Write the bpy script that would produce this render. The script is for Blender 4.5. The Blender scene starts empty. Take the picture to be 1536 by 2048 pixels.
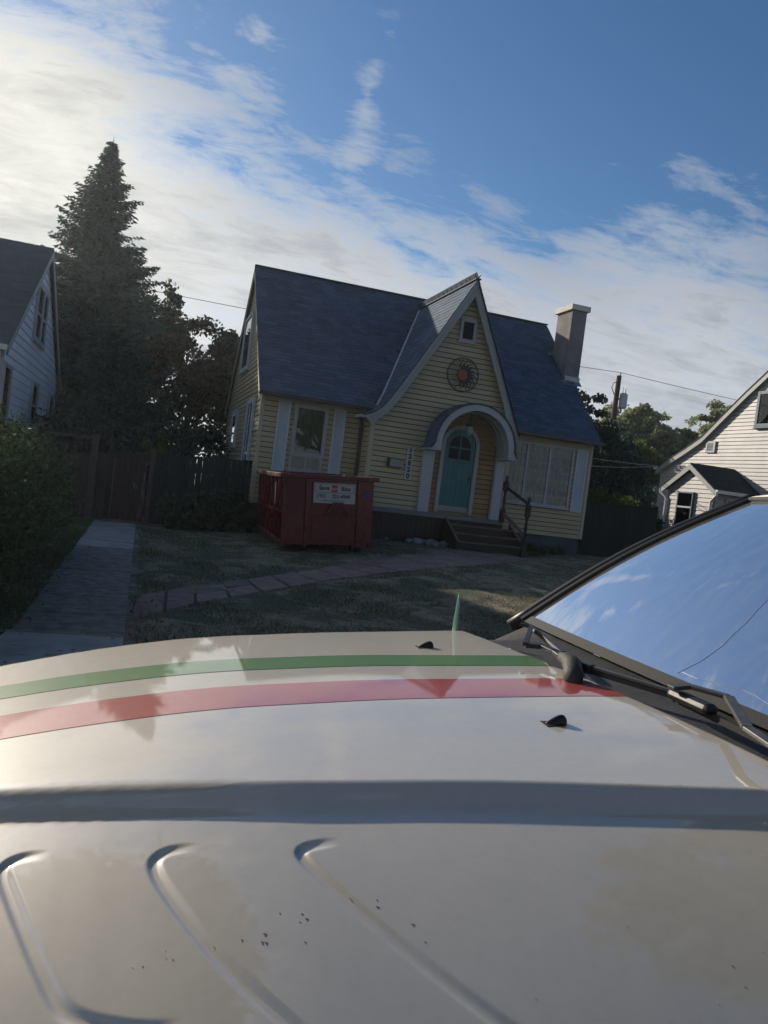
import bpy, math, random
import numpy as np
from mathutils import Vector, Matrix
random.seed(7); RNG=np.random.default_rng(11)
scene=bpy.context.scene; COL=scene.collection
R=math.radians
# ------------------------------------------------------------------ camera
def cam_axes(y,p,r):
    f=Vector((math.sin(y)*math.cos(p),math.cos(y)*math.cos(p),math.sin(p)))
    a=Vector((math.cos(y),-math.sin(y),0)); u=a.cross(f)
    return a*math.cos(r)+u*math.sin(r), -a*math.sin(r)+u*math.cos(r), f
rt,up,fw=cam_axes(R(17.76),R(-2.0),R(7.07))
cd=bpy.data.cameras.new('camera'); cam=bpy.data.objects.new('camera',cd); COL.objects.link(cam)
m=Matrix.Identity(4)
for i in range(3): m[i][0]=rt[i]; m[i][1]=up[i]; m[i][2]=-fw[i]
m.translation=Vector((0,0,1.6)); cam.matrix_world=m
cd.sensor_fit='VERTICAL'; cd.sensor_height=36; cd.sensor_width=27; cd.lens=36*1538/2048; cd.clip_start=.05; cd.clip_end=3000
scene.camera=cam
# ------------------------------------------------------------------ sun + sky
SUN_AZ=-28.0; SUN_EL=20.5
sd=Vector((math.sin(R(SUN_AZ))*math.cos(R(SUN_EL)),math.cos(R(SUN_AZ))*math.cos(R(SUN_EL)),math.sin(R(SUN_EL))))
sl=bpy.data.lights.new('sun','SUN'); sl.energy=5.0; sl.angle=R(1.0); sl.color=(1,.89,.75)
so=bpy.data.objects.new('sun',sl); COL.objects.link(so); so.rotation_euler=(-sd).to_track_quat('-Z','Y').to_euler(); so.location=(-20,30,30)
w=bpy.data.worlds.new('World'); scene.world=w; w.use_nodes=True
nt=w.node_tree; nt.nodes.clear()
class NT:
    """small node-tree helper"""
    def __init__(s,t): s.t=t
    def n(s,typ,ins=None,**kw):
        x=s.t.nodes.new(typ)
        for k,v in kw.items(): setattr(x,k,v)
        for k,v in (ins or {}).items():
            if isinstance(v,bpy.types.NodeSocket): s.t.links.new(v,x.inputs[k])
            else: x.inputs[k].default_value=v
        return x
    def math(s,op,a,b=0.0,c=None,clamp=False):
        i={0:a,1:b}
        if c is not None: i[2]=c
        return s.n('ShaderNodeMath',i,operation=op,use_clamp=clamp).outputs[0]
    def ramp(s,fac,stops,interp='LINEAR'):
        x=s.n('ShaderNodeValToRGB',{0:fac}); x.color_ramp.interpolation=interp; e=x.color_ramp.elements
        while len(e)<len(stops): e.new(.5)
        for el,(p,c) in zip(e,stops):
            el.position=p; el.color=(c,c,c,1) if isinstance(c,(int,float)) else (*c,1)
        return x.outputs[0]
    def mix(s,f,a,b):
        x=s.n('ShaderNodeMix',data_type='RGBA')
        for k,v in ((0,f),(6,a),(7,b)):
            if isinstance(v,bpy.types.NodeSocket): s.t.links.new(v,x.inputs[k])
            else: x.inputs[k].default_value=v if isinstance(v,(int,float)) else (*v[:3],1)
        return x.outputs[2]
    def noise(s,vec,scale,detail=4,rough=.55,dist=0.0,col=False):
        x=s.n('ShaderNodeTexNoise',{'Scale':scale,'Detail':detail,'Roughness':rough,'Distortion':dist})
        if vec is not None: s.t.links.new(vec,x.inputs['Vector'])
        return x.outputs[1 if col else 0]
W=NT(nt)
SKY_STRENGTH=.094
geo=W.n('ShaderNodeTexCoord').outputs['Generated']
sky=W.n('ShaderNodeTexSky',sky_type='NISHITA',sun_disc=False,sun_elevation=R(SUN_EL),sun_rotation=R(SUN_AZ),air_density=1.0,dust_density=.4,ozone_density=3.0,altitude=600)
sep=W.n('ShaderNodeSeparateXYZ',{0:geo})
dx,dy,dz=sep.outputs
# clouds: a layer high above the ground, seen on the plane (x,y)/z
zz=W.math('ADD',W.math('MAXIMUM',dz,0.0),.22)
px=W.math('DIVIDE',dx,zz); py=W.math('DIVIDE',dy,zz)
P=W.n('ShaderNodeCombineXYZ',{0:px,1:py,2:0.0}).outputs[0]
rot=W.n('ShaderNodeMapping',{'Vector':P,'Rotation':(0,0,R(35)),'Scale':(.75,1.75,1)}).outputs[0]
wv=W.n('ShaderNodeVectorMath',{0:W.noise(rot,1.3,3,.5,0,True),1:(.5,.5,.5)},operation='SUBTRACT').outputs[0]
wv=W.n('ShaderNodeVectorMath',{0:wv,'Scale':.45},operation='SCALE').outputs[0]
Pw=W.n('ShaderNodeVectorMath',{0:rot,1:wv},operation='ADD').outputs[0]
n1=W.noise(Pw,2.3,12,.62,.12)
n2=W.noise(Pw,9.0,10,.68,.25)
n3=W.noise(rot,.8,3,.5)
# edge of the cloud field runs down from upper left to the right
edge=W.math('SUBTRACT',W.math('ADD',.385,W.math('MULTIPLY',dx,-.19)),dz)
edge=W.math('MULTIPLY',edge,7.5)
edge=W.math('MINIMUM',W.math('MAXIMUM',edge,-.62),1.05)
def blob(d,r0,amt,st=(1,1,1)):
    v=W.n('ShaderNodeVectorMath',{0:geo,1:Vector(d).normalized()},operation='SUBTRACT').outputs[0]
    v=W.n('ShaderNodeVectorMath',{0:v,1:st},operation='MULTIPLY').outputs[0]
    l=W.n('ShaderNodeVectorMath',{0:v},operation='LENGTH').outputs['Value']
    return W.math('MULTIPLY',W.math('SUBTRACT',1.0,W.math('MULTIPLY',l,1/r0),clamp=True),amt)
for bb in (blob((.199,.878,.440),.085,.85,(2.2,1,.7)),blob((.07,.876,.476),.08,.75),blob((.56,.68,.48),.16,.28,(.7,1,1.5)),blob((.53,.76,.385),.15,.60),blob((-.14,.92,.40),.26,.8),blob((.62,.745,.25),.22,.5),blob((-.25,.42,.87),.55,1.0)):
    edge=W.math('ADD',edge,bb)
fld=W.math('ADD',W.math('MULTIPLY',W.math('SUBTRACT',n1,.5),2.9),W.math('MULTIPLY',W.math('SUBTRACT',n2,.5),1.9))
fld=W.math('ADD',fld,W.math('MULTIPLY',W.math('SUBTRACT',n3,.5),.6))
fld=W.math('ADD',fld,edge)
fld=W.math('SUBTRACT',fld,W.math('MULTIPLY',W.math('MULTIPLY',W.math('SUBTRACT',dz,.37),8.0,clamp=True),W.math('MULTIPLY',W.math('MULTIPLY',W.math('SUBTRACT',dx,.22),3.0,clamp=True),.62)))
mask=W.ramp(W.math('ADD',W.math('MULTIPLY',fld,.5),.5),[(.38,0.0),(.60,.48),(.88,.98)],'LINEAR')
sdot=W.n('ShaderNodeVectorMath',{0:geo,1:tuple(sd)},operation='DOT_PRODUCT').outputs['Value']
glow=W.math('POWER',W.math('MAXIMUM',sdot,0.0),7.0)
thick=W.ramp(W.math('ADD',W.math('MULTIPLY',n1,.6),W.math('MULTIPLY',n2,.4)),[(.38,(1,1,1)),(.50,(.78,.79,.81)),(.61,(.52,.54,.59))])
thick=W.mix(.18,thick,(.80,.80,.80))
cb=W.math('ADD',.70,W.math('MULTIPLY',glow,.28))
warm=W.mix(W.math('MULTIPLY',glow,1.0,clamp=True),(.90,.94,1.0),(1.0,.95,.80))
cl=W.n('ShaderNodeVectorMath',{0:thick,1:warm},operation='MULTIPLY').outputs[0]
cl=W.n('ShaderNodeVectorMath',{0:cl,'Scale':cb},operation='SCALE').outputs[0]
skyh=W.n('ShaderNodeHueSaturation',{'Color':sky.outputs[0],'Saturation':1.2,'Value':1.0}).outputs[0]
skyc=W.n('ShaderNodeVectorMath',{0:skyh,'Scale':SKY_STRENGTH},operation='SCALE').outputs[0]
final=W.mix(mask,skyc,cl)
bg=W.n('ShaderNodeBackground',{'Color':final,'Strength':1.0})
W.n('ShaderNodeOutputWorld',{0:bg.outputs[0]})
vs=scene.view_settings; vs.view_transform='Standard'; vs.look='None'; vs.exposure=.12; vs.gamma=1.0; vs.use_curve_mapping=False
scene.cycles.max_bounces=7; scene.cycles.volume_bounces=0; scene.cycles.use_denoising=True; scene.cycles.transparent_max_bounces=12
# ------------------------------------------------------------------ materials
def mat(name,col,rough=.7,metal=0.0,var=.0,vscale=3.0,bump=0.0,bscale=40.0,col2=None,isl=0.0,objr=0.0,spec=.5,streak=None,coat=0.0,trans=0.0,bumpd=.004):
    ma=bpy.data.materials.new(name); ma.use_nodes=True; t=ma.node_tree; t.nodes.clear(); N=NT(t)
    tc=N.n('ShaderNodeTexCoord').outputs['Object']
    vec=tc
    if streak: vec=N.n('ShaderNodeMapping',{'Vector':tc,'Scale':streak}).outputs[0]
    c=(*col,1); out=None
    if var>0 or col2:
        nz=N.noise(vec,vscale,6,.6,.3)
        f=N.ramp(nz,[(.35,0.0),(.65,1.0)])
        c2=col2 or tuple(v*(1-var) for v in col)
        c=N.mix(f,col,c2)
        n5=N.noise(vec,vscale*9,4,.6)
        c=N.mix(N.math('MULTIPLY',N.ramp(n5,[(.4,0.0),(.7,1.0)]),min(var,.5)*.6),c,tuple(v*.55 for v in col))
    if isl or objr:
        g=N.n('ShaderNodeNewGeometry').outputs['Random Per Island']
        o=N.n('ShaderNodeObjectInfo').outputs['Random']
        r=N.math('FRACT',N.math('ADD',g,N.math('MULTIPLY',o,7.31)))
        amt=max(isl,objr)
        hsv=N.n('ShaderNodeHueSaturation',{'Color':c if isinstance(c,bpy.types.NodeSocket) else (*col,1),'Value':N.math('ADD',1-amt,N.math('MULTIPLY',r,2*amt)),'Hue':N.math('ADD',.5-amt*.04,N.math('MULTIPLY',r,amt*.08)),'Saturation':N.math('ADD',1+amt*.25,N.math('MULTIPLY',r,-amt*.5))})
        c=hsv.outputs[0]
    b=N.n('ShaderNodeBsdfPrincipled',{'Base Color':c,'Roughness':rough,'Metallic':metal,'Specular IOR Level':spec,'Coat Weight':coat,'Coat Roughness':.05})
    if var>0:
        rr=N.math('ADD',rough-.06,N.math('MULTIPLY',N.noise(vec,vscale*3,3),.14)); t.links.new(N.math('MINIMUM',N.math('MAXIMUM',rr,.02),1.0),b.inputs['Roughness'])
    if bump>0:
        bn=N.n('ShaderNodeBump',{'Strength':bump,'Distance':bumpd,'Height':N.noise(vec,bscale,5,.6)}); t.links.new(bn.outputs[0],b.inputs['Normal'])
    sh=b.outputs[0]
    if trans>0:
        tr=N.n('ShaderNodeBsdfTranslucent',{'Color':c}); sh=N.n('ShaderNodeMixShader',{0:trans,1:sh,2:tr.outputs[0]}).outputs[0]
    N.n('ShaderNodeOutputMaterial',{0:sh})
    return ma
def glass(name,tint,refl=.5,rough=.0,k=1.7):
    """window glass: tinted see-through sheet with fresnel reflection"""
    ma=bpy.data.materials.new(name); ma.use_nodes=True; t=ma.node_tree; t.nodes.clear(); N=NT(t)
    fr=N.n('ShaderNodeFresnel',{'IOR':1.52}).outputs[0]
    f=N.math('ADD',N.math('MULTIPLY',fr,k),refl,clamp=True)
    tr=N.n('ShaderNodeBsdfTransparent',{'Color':(*tint,1)}); gl=N.n('ShaderNodeBsdfGlossy',{'Color':(.95,.97,1,1),'Roughness':rough})
    N.n('ShaderNodeOutputMaterial',{0:N.n('ShaderNodeMixShader',{0:f,1:tr.outputs[0],2:gl.outputs[0]}).outputs[0]})
    return ma
M={}
M['siding']=mat('yellow_siding',(.44,.38,.235),.55,var=.12,vscale=.8,objr=.05)
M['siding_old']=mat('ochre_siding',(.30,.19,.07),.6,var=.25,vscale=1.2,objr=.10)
M['lap_shadow_core']=mat('lap_shadow_core',(.05,.045,.03),.8)  # dark brown so the gaps between siding boards read as lap shadow
M['trim']=mat('grey_white_trim',(.33,.355,.345),.5,var=.12,vscale=2)
M['trim_cream']=mat('cream_trim',(.44,.41,.29),.5,var=.1,vscale=2)
M['shutter']=mat('pale_blue_shutter',(.48,.56,.60),.5,var=.08,vscale=3)
M['white']=mat('white_paint',(.40,.43,.46),.5,var=.10,vscale=2)
M['shingle']=mat('slate_blue_shingle',(.050,.093,.150),.85,var=.25,vscale=2,isl=.26,objr=.26,bump=.5,bscale=160)
M['shingle_dark']=mat('dark_shingle',(.020,.028,.036),.85,var=.25,vscale=2,isl=.25,bump=.4,bscale=120)
M['shingle_grey']=mat('grey_shingle',(.085,.09,.10),.85,var=.2,vscale=2,isl=.14,bump=.4,bscale=120)
M['ridge_cap']=mat('ridge_cap',(.055,.065,.075),.8,var=.3,vscale=3)
M['flashing']=mat('metal_flashing',(.32,.36,.40),.4,metal=.6,var=.2)
M['gutter_dark']=mat('dark_gutter',(.018,.020,.026),.35)
M['gutter_white']=mat('white_gutter',(.66,.68,.70),.4,var=.08)
M['teal']=mat('teal_door_paint',(.005,.135,.155),.35,var=.1,vscale=3,spec=.4)
M['dark']=mat('dark_void',(.008,.010,.012),.9)  # near-black colour standing in for darkness behind panes and vent slats
M['dark_glass']=mat('dark_glass',(.006,.012,.018),.45,spec=.12)
M['pane']=glass('window_glass',(.60,.68,.66),0.0,.0,1.0)
M['curtain']=mat('sheer_curtain',(.13,.155,.125),.9,var=.1,vscale=3,streak=(8,8,.3))
M['curtain_dark']=mat('dusky_curtain',(.34,.36,.30),.9,var=.2,vscale=4,streak=(8,8,.4))
M['blind']=mat('pale_blind',(.46,.52,.56),.7,var=.1)
M['stucco']=mat('chimney_stucco',(.25,.235,.23),.9,var=.35,vscale=2.2,bump=.8,bscale=60,bumpd=.01)
M['cap']=mat('concrete_cap',(.62,.60,.54),.8,var=.15)
M['foundation']=mat('painted_foundation',(.055,.085,.105),.8,var=.3,vscale=2,bump=.3)
M['deck_wood']=mat('weathered_deck',(.20,.215,.20),.75,var=.3,vscale=4,streak=(1,8,8))
M['deck_dark']=mat('dark_brown_deck_paint',(.030,.017,.014),.6,var=.3,vscale=4,objr=.2)
M['step_edge']=mat('worn_step_edge',(.16,.11,.085),.7,var=.3)
M['red_steel']=mat('red_bin_steel',(.135,.002,.012),.28,var=.35,vscale=1.6,col2=(.080,.002,.008),bump=.15,bscale=12)
M['red_dull']=mat('faded_red_bin_steel',(.12,.016,.018),.55,var=.35,vscale=3)
M['sign_white']=mat('sign_white',(.40,.42,.40),.45,var=.06)
M['print_black']=mat('print_black',(.015,.02,.025),.6)
M['print_red']=mat('print_red',(.42,.02,.03),.6)
M['print_blue']=mat('print_blue',(.01,.05,.25),.6)
M['fence']=mat('dark_green_fence',(.012,.022,.020),.8,var=.35,vscale=3,objr=.25,streak=(4,4,.6))
M['post']=mat('grey_brown_post',(.075,.062,.055),.85,var=.35,vscale=5,streak=(4,4,.5),bump=.4)
M['gate']=mat('dark_red_gate',(.030,.014,.016),.7,var=.4,vscale=4,objr=.2)
M['bare_wood']=mat('bare_worn_wood',(.17,.14,.12),.85,var=.45,vscale=8)
M['slab']=mat('grey_concrete',(.37,.36,.335),.9,var=.35,vscale=2.5,bump=.6,bscale=50,objr=.08)
M['slab_old']=mat('worn_aggregate',(.27,.255,.225),.95,var=.55,vscale=7,bump=.9,bscale=90,objr=.12,bumpd=.008)
M['paver']=mat('faded_red_paver',(.30,.20,.18),.9,var=.4,vscale=5,bump=.5,bscale=70,objr=.16)
M['joint_dirt']=mat('joint_dirt',(.07,.062,.048),.95,var=.4,vscale=9)
M['asphalt']=mat('asphalt',(.05,.05,.052),.9,var=.3,vscale=3,bump=.5,bscale=120)
M['kerb']=mat('kerb_concrete',(.27,.27,.26),.9,var=.3)
M['rock']=mat('pale_rubble',(.25,.27,.25),.9,var=.4,vscale=6,bump=.6,bscale=30,objr=.2)
M['bark']=mat('bark',(.07,.055,.042),.95,var=.45,vscale=5,bump=1,bscale=25,streak=(3,3,.5),bumpd=.02)
M['spruce']=mat('spruce_needles',(.055,.12,.095),.75,isl=.40,trans=.18,spec=.3)
M['leaf_a']=mat('green_leaf',(.055,.085,.028),.6,isl=.45,trans=.35,spec=.35)
M['leaf_b']=mat('dark_leaf',(.052,.085,.050),.6,isl=.40,trans=.30,spec=.35)
M['leaf_c']=mat('yellow_green_leaf',(.12,.14,.03),.6,isl=.40,trans=.45,spec=.35)
M['leaf_d']=mat('brown_green_leaf',(.13,.11,.06),.65,isl=.45,trans=.4,spec=.3)
M['leaf_hedge']=mat('hedge_leaf',(.060,.095,.032),.6,isl=.5,trans=.3,spec=.3)
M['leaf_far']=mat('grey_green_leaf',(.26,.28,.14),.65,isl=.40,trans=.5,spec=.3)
M['grass']=mat('dry_grass',(.38,.32,.21),.8,var=.1,vscale=1.3,col2=(.11,.115,.06),isl=.45,trans=.2,spec=.2)
M['grass_g']=mat('green_grass',(.085,.115,.052),.8,isl=.4,trans=.2,spec=.2)
M['litter']=mat('fallen_leaf',(.20,.09,.03),.8,isl=.5)
M['white_siding']=mat('white_siding',(.90,.91,.92),.5,var=.07,vscale=.8,objr=.03)
M['grey_siding']=mat('pale_grey_siding',(.42,.42,.41),.5,var=.06,vscale=.8,objr=.03)
M['blue_trim']=mat('blue_trim',(.035,.09,.125),.5,var=.1)
M['grey_trim']=mat('grey_green_trim',(.30,.33,.32),.5,var=.1)
M['pole']=mat('pole_wood',(.07,.05,.04),.9,var=.4,streak=(4,4,.5))
M['can']=mat('transformer_grey',(.38,.43,.46),.4,var=.1)
M['wire']=mat('wire_rubber',(.10,.10,.105),.6)
M['wire_pale']=mat('pale_wire',(.26,.26,.25),.6)
M['iron']=mat('black_iron',(.010,.012,.016),.5)
M['orange']=mat('rust_orange',(.34,.10,.035),.6,var=.4,vscale=14)
M['lamp_glass']=mat('frosted_lamp_glass',(.28,.32,.32),.3)
M['metal_grey']=mat('grey_metal_box',(.24,.25,.25),.4,metal=.5,var=.2)
M['plastic']=mat('black_plastic',(.018,.018,.018),.45,var=.2,vscale=20)
M['cowl']=mat('grey_cowl_plastic',(.050,.046,.040),.62,var=.45,vscale=30,bump=.5,bscale=140)
M['rubber']=mat('rubber',(.012,.012,.012),.7)
M['blade_metal']=mat('worn_wiper_metal',(.085,.08,.072),.42,var=.4,vscale=25)
M['chrome']=mat('chrome',(.6,.6,.6),.15,metal=1)
M['antenna']=mat('green_glass_antenna',(.16,.36,.27),.12,coat=1)
M['interior']=mat('dark_interior',(.05,.055,.06),.8)
# ------------------------------------------------------------------ mesh builder
def link(name,me,ma=None,parent=None,loc=None):
    o=bpy.data.objects.new(name,me); COL.objects.link(o)
    if ma is not None and me is not None and not me.materials: me.materials.append(M[ma] if isinstance(ma,str) else ma)
    if parent is not None: o.parent=parent
    if loc is not None: o.location=loc
    return o
def root_loc(o):
    while o is not None and o.parent is not None: o=o.parent
    return o.location if o is not None else Vector((0,0,0))
class MB:
    def __init__(s): s.v=[]; s.f=[]
    def add(s,vs,fs):
        b=len(s.v); s.v+= [tuple(map(float,v)) for v in vs]; s.f+=[tuple(b+i for i in f) for f in fs]; return s
    def box(s,x0,x1,y0,y1,z0,z1):
        return s.add([(x0,y0,z0),(x1,y0,z0),(x1,y1,z0),(x0,y1,z0),(x0,y0,z1),(x1,y0,z1),(x1,y1,z1),(x0,y1,z1)],[(0,3,2,1),(4,5,6,7),(0,1,5,4),(1,2,6,5),(2,3,7,6),(3,0,4,7)])
    def hexa(s,p): return s.add(p,[(0,3,2,1),(4,5,6,7),(0,1,5,4),(1,2,6,5),(2,3,7,6),(3,0,4,7)])
    def bar(s,a,b,wd,th,upv=(0,0,1)):
        a=Vector(a);b=Vector(b);d=(b-a).normalized();sx=d.cross(Vector(upv))
        if sx.length<1e-4: sx=d.cross(Vector((0,1,0)))
        sx.normalize();sy=sx.cross(d); p=[]
        for e in (a,b):
            for i,j in ((-1,-1),(1,-1),(1,1),(-1,1)): p.append(e+sx*(i*wd/2)+sy*(j*th/2))
        return s.add(p,[(0,1,2,3),(7,6,5,4),(0,4,5,1),(1,5,6,2),(2,6,7,3),(3,7,4,0)])
    def tube(s,pts,rad,n=8,cap=True):
        pts=[Vector(p) for p in pts]; rad=rad if hasattr(rad,'__len__') else [rad]*len(pts); b=len(s.v); ref=None
        for i,p in enumerate(pts):
            d=(pts[min(i+1,len(pts)-1)]-pts[max(i-1,0)]).normalized()
            if ref is None: ref=d.cross(Vector((0,0,1)) if abs(d.z)<.9 else Vector((1,0,0))).normalized()
            ref=(ref-d*ref.dot(d)).normalized(); q=d.cross(ref)
            for k in range(n):
                a=2*math.pi*k/n; s.v.append(tuple(p+(ref*math.cos(a)+q*math.sin(a))*rad[i]))
        for i in range(len(pts)-1):
            for k in range(n):
                s.f.append((b+i*n+k,b+i*n+(k+1)%n,b+(i+1)*n+(k+1)%n,b+(i+1)*n+k))
        if cap:
            s.f.append(tuple(b+k for k in range(n))[::-1]); s.f.append(tuple(b+(len(pts)-1)*n+k for k in range(n)))
        return s
    def prism(s,poly,vec):
        n=len(poly); vec=Vector(vec); p=[Vector(q) for q in poly]
        return s.add([tuple(q) for q in p]+[tuple(q+vec) for q in p],[tuple(range(n))[::-1],tuple(range(n,2*n))]+[(i,(i+1)%n,n+(i+1)%n,n+i) for i in range(n)])
    def strip(s,a,b):
        """quads between two equal polylines"""
        n=len(a); return s.add(list(a)+list(b),[(i,i+1,n+i+1,n+i) for i in range(n-1)])
    def build(s,name,ma,parent=None,bevel=0,smooth=False,label=None,off=True):
        L=root_loc(parent) if (parent is not None and off) else Vector((0,0,0))
        me=bpy.data.meshes.new(name); me.from_pydata([(x-L[0],y-L[1],z-L[2]) for x,y,z in s.v],[],s.f); me.update()
        o=link(name,me,ma,parent)
        if smooth:
            for p in me.polygons: p.use_smooth=True
        if bevel:
            mo=o.modifiers.new('bevel','BEVEL'); mo.width=bevel; mo.segments=2; mo.limit_method='ANGLE'
        if label: o['label']=label
        return o
def thing(name,label,cat,loc=(0,0,0),group=None,kind=None):
    o=bpy.data.objects.new(name,None); COL.objects.link(o); o.location=loc; o.empty_display_size=.2
    o['label']=label; o['category']=cat
    if group: o['group']=group
    return o
def tag(o,label=None,cat=None,group=None,kind=None):
    for k,v in (('label',label),('category',cat),('group',group),('kind',kind)):
        if v: o[k]=v
    return o
def mesh_np(name,V,F,ma,parent=None,smooth=False):
    V=np.asarray(V,np.float32); F=np.asarray(F,np.int32); k=F.shape[1]
    if parent is not None: V=V-np.array(root_loc(parent),np.float32)
    me=bpy.data.meshes.new(name); me.vertices.add(len(V)); me.vertices.foreach_set('co',V.ravel())
    me.loops.add(F.size); me.loops.foreach_set('vertex_index',F.ravel()); me.polygons.add(len(F))
    me.polygons.foreach_set('loop_start',np.arange(0,F.size,k,dtype=np.int32))
    if smooth: me.polygons.foreach_set('use_smooth',np.ones(len(F),bool))
    me.update(calc_edges=True); me.validate()
    return link(name,me,ma,parent)
# ------------------------------------------------------------------ ground
def S01(t): t=min(max(t,0.0),1.0); return t*t*(3-2*t)
def gz(x,y): return .34*S01((x-.5)/5.5)*S01((y-5)/11)
xs=np.unique(np.concatenate([np.linspace(-400,-20,20),np.linspace(-20,-3,18),np.linspace(-3,18,106),np.linspace(18,60,22),np.linspace(60,400,18)]))
ys=np.unique(np.concatenate([np.linspace(-300,-20,14),np.linspace(-20,3.2,12),np.linspace(3.2,22,95),np.linspace(22,60,20),np.linspace(60,500,20)]))
def bz(x,y):
    z=gz(x,y)
    if y<3.19: z=-.10
    elif .2<x<14 and 5<y<17.5: z+= .012*math.sin(x*3.1+y*1.7)+.010*math.sin(x*5.3-y*4.1)
    return z-.006
V=[(x,y,bz(x,y)) for y in ys for x in xs]; nx=len(xs)
F=[(j*nx+i,j*nx+i+1,(j+1)*nx+i+1,(j+1)*nx+i) for j in range(len(ys)-1) for i in range(nx-1)]
gm=bpy.data.materials.new('lawn_soil'); gm.use_nodes=True; t=gm.node_tree; t.nodes.clear(); N=NT(t)
tc=N.n('ShaderNodeTexCoord').outputs['Object']
a=N.noise(tc,1.1,6,.65,.5); b_=N.noise(tc,4,6,.65,.4); c_=N.noise(tc,38,5,.7)
c=N.mix(N.ramp(a,[(.45,0.0),(.56,1.0)]),(.065,.085,.042),(.38,.32,.23))
c=N.mix(N.ramp(b_,[(.45,0.0),(.68,1.0)]),c,(.055,.062,.034))
c=N.mix(N.ramp(c_,[(.40,0.0),(.66,.8)]),c,(.27,.25,.20))
bs=N.n('ShaderNodeBsdfPrincipled',{'Base Color':c,'Roughness':.95,'Specular IOR Level':.15})
bp=N.n('ShaderNodeBump',{'Strength':1.0,'Distance':.03,'Height':c_}); t.links.new(bp.outputs[0],bs.inputs['Normal'])
N.n('ShaderNodeOutputMaterial',{0:bs.outputs[0]})
g=mesh_np('ground',V,F,gm,smooth=True); tag(g,kind='structure')
g=MB().add([(-300,-7,-.096),(300,-7,-.096),(300,3.0,-.096),(-300,3.0,-.096)],[(0,1,2,3)]).build('road','asphalt'); tag(g,kind='structure')
g=MB().box(-60,60,3.0,3.2,-.3,.02).build('kerb','kerb',bevel=.015); tag(g,kind='structure')
# concrete walk to the gate, slab by slab
walk=MB().box(-.89,.03,3.2,18.7,-.2,-.012).build('path','joint_dirt'); tag(walk,kind='structure')
y=3.24; k=0
while y<18.5:
    L=random.uniform(.86,.98) if y>6.8 else 1.2
    if 5.9<y<6.9: L=6.92-y
    y1=min(y+L,18.6); new=(y<6.9)
    x0=-.88+random.uniform(-.01,.01); x1=.02+random.uniform(-.012,.012); tz=[random.uniform(-.008,.016) for _ in range(4)]
    if new: x0=-.92-.35*max(0,(6.95-y)/3)**1.5; xa=-.90-.35*max(0,(6.95-y1)/3)**1.5; tz=[.03]*4
    else: xa=x0
    z=.012
    g_=random.choice([.014,.024,.042])
    MB().hexa([(x0,y+g_,-.08),(x1,y+g_,-.08),(x1,y1-g_,-.08),(xa,y1-g_,-.08),(x0,y+g_,z+tz[0]),(x1,y+g_,z+tz[1]),(x1,y1-g_,z+tz[2]),(xa,y1-g_,z+tz[3])]).build('slab','slab' if (new or y>12.5) else 'slab_old',walk,bevel=.006)
    y=y1
# red paver walk curving to the steps
Lw=[(.07,7.75),(.8,8.96),(1.98,10.3),(3.3,11.5),(4.4,12.15),(5.6,12.85),(7.1,14.0),(8.75,15.5)]
Up=[(.07,9.05),(.55,9.72),(1.4,10.75),(2.5,11.8),(3.4,12.65),(4.5,13.5),(5.9,14.75),(7.15,16.05)]
def pl(P,t):
    P=np.array(P); s=np.concatenate([[0],np.cumsum(np.linalg.norm(np.diff(P,axis=0),axis=1))]); s/=s[-1]
    return np.array([np.interp(t,s,P[:,0]),np.interp(t,s,P[:,1])])
gp=MB()
nP=26; A=[pl(Lw,i/nP) for i in range(nP+1)]; B=[pl(Up,i/nP) for i in range(nP+1)]
for i in range(nP):
    gp.add([(A[i][0],A[i][1],gz(*A[i])-.002),(A[i+1][0],A[i+1][1],gz(*A[i+1])-.002),(B[i+1][0],B[i+1][1],gz(*B[i+1])-.002),(B[i][0],B[i][1],gz(*B[i])-.002)],[(0,1,2,3)])
pw=gp.build('pavement','joint_dirt'); tag(pw,kind='structure')
nS=17
for i in range(nS):
    t0=i/nS+.003; t1=(i+1)/nS-.003; sp=random.choice([.5,.42,.58])
    for lo,hi in ((.0,sp-.006),(sp+.006,1.0)):
        if i%3==1 and lo==0: lo,hi=0.0,1.0
        elif i%3==1: continue
        q=[]
        for tt,ww in ((t0,lo),(t1,lo),(t1,hi),(t0,hi)):
            tt2=tt+(ww-.5)*.012; p=pl(Lw,min(max(tt2,0),1))*(1-ww)+pl(Up,min(max(tt2,0),1))*ww; q.append((p[0],p[1]))
        tz=[random.uniform(.008,.026) for _ in range(4)]
        MB().hexa([(x,y,gz(x,y)-.05) for x,y in q]+[(x,y,gz(x,y)+tz[k]) for k,(x,y) in enumerate(q)]).build('paver','paver',pw,bevel=.005)
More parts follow.
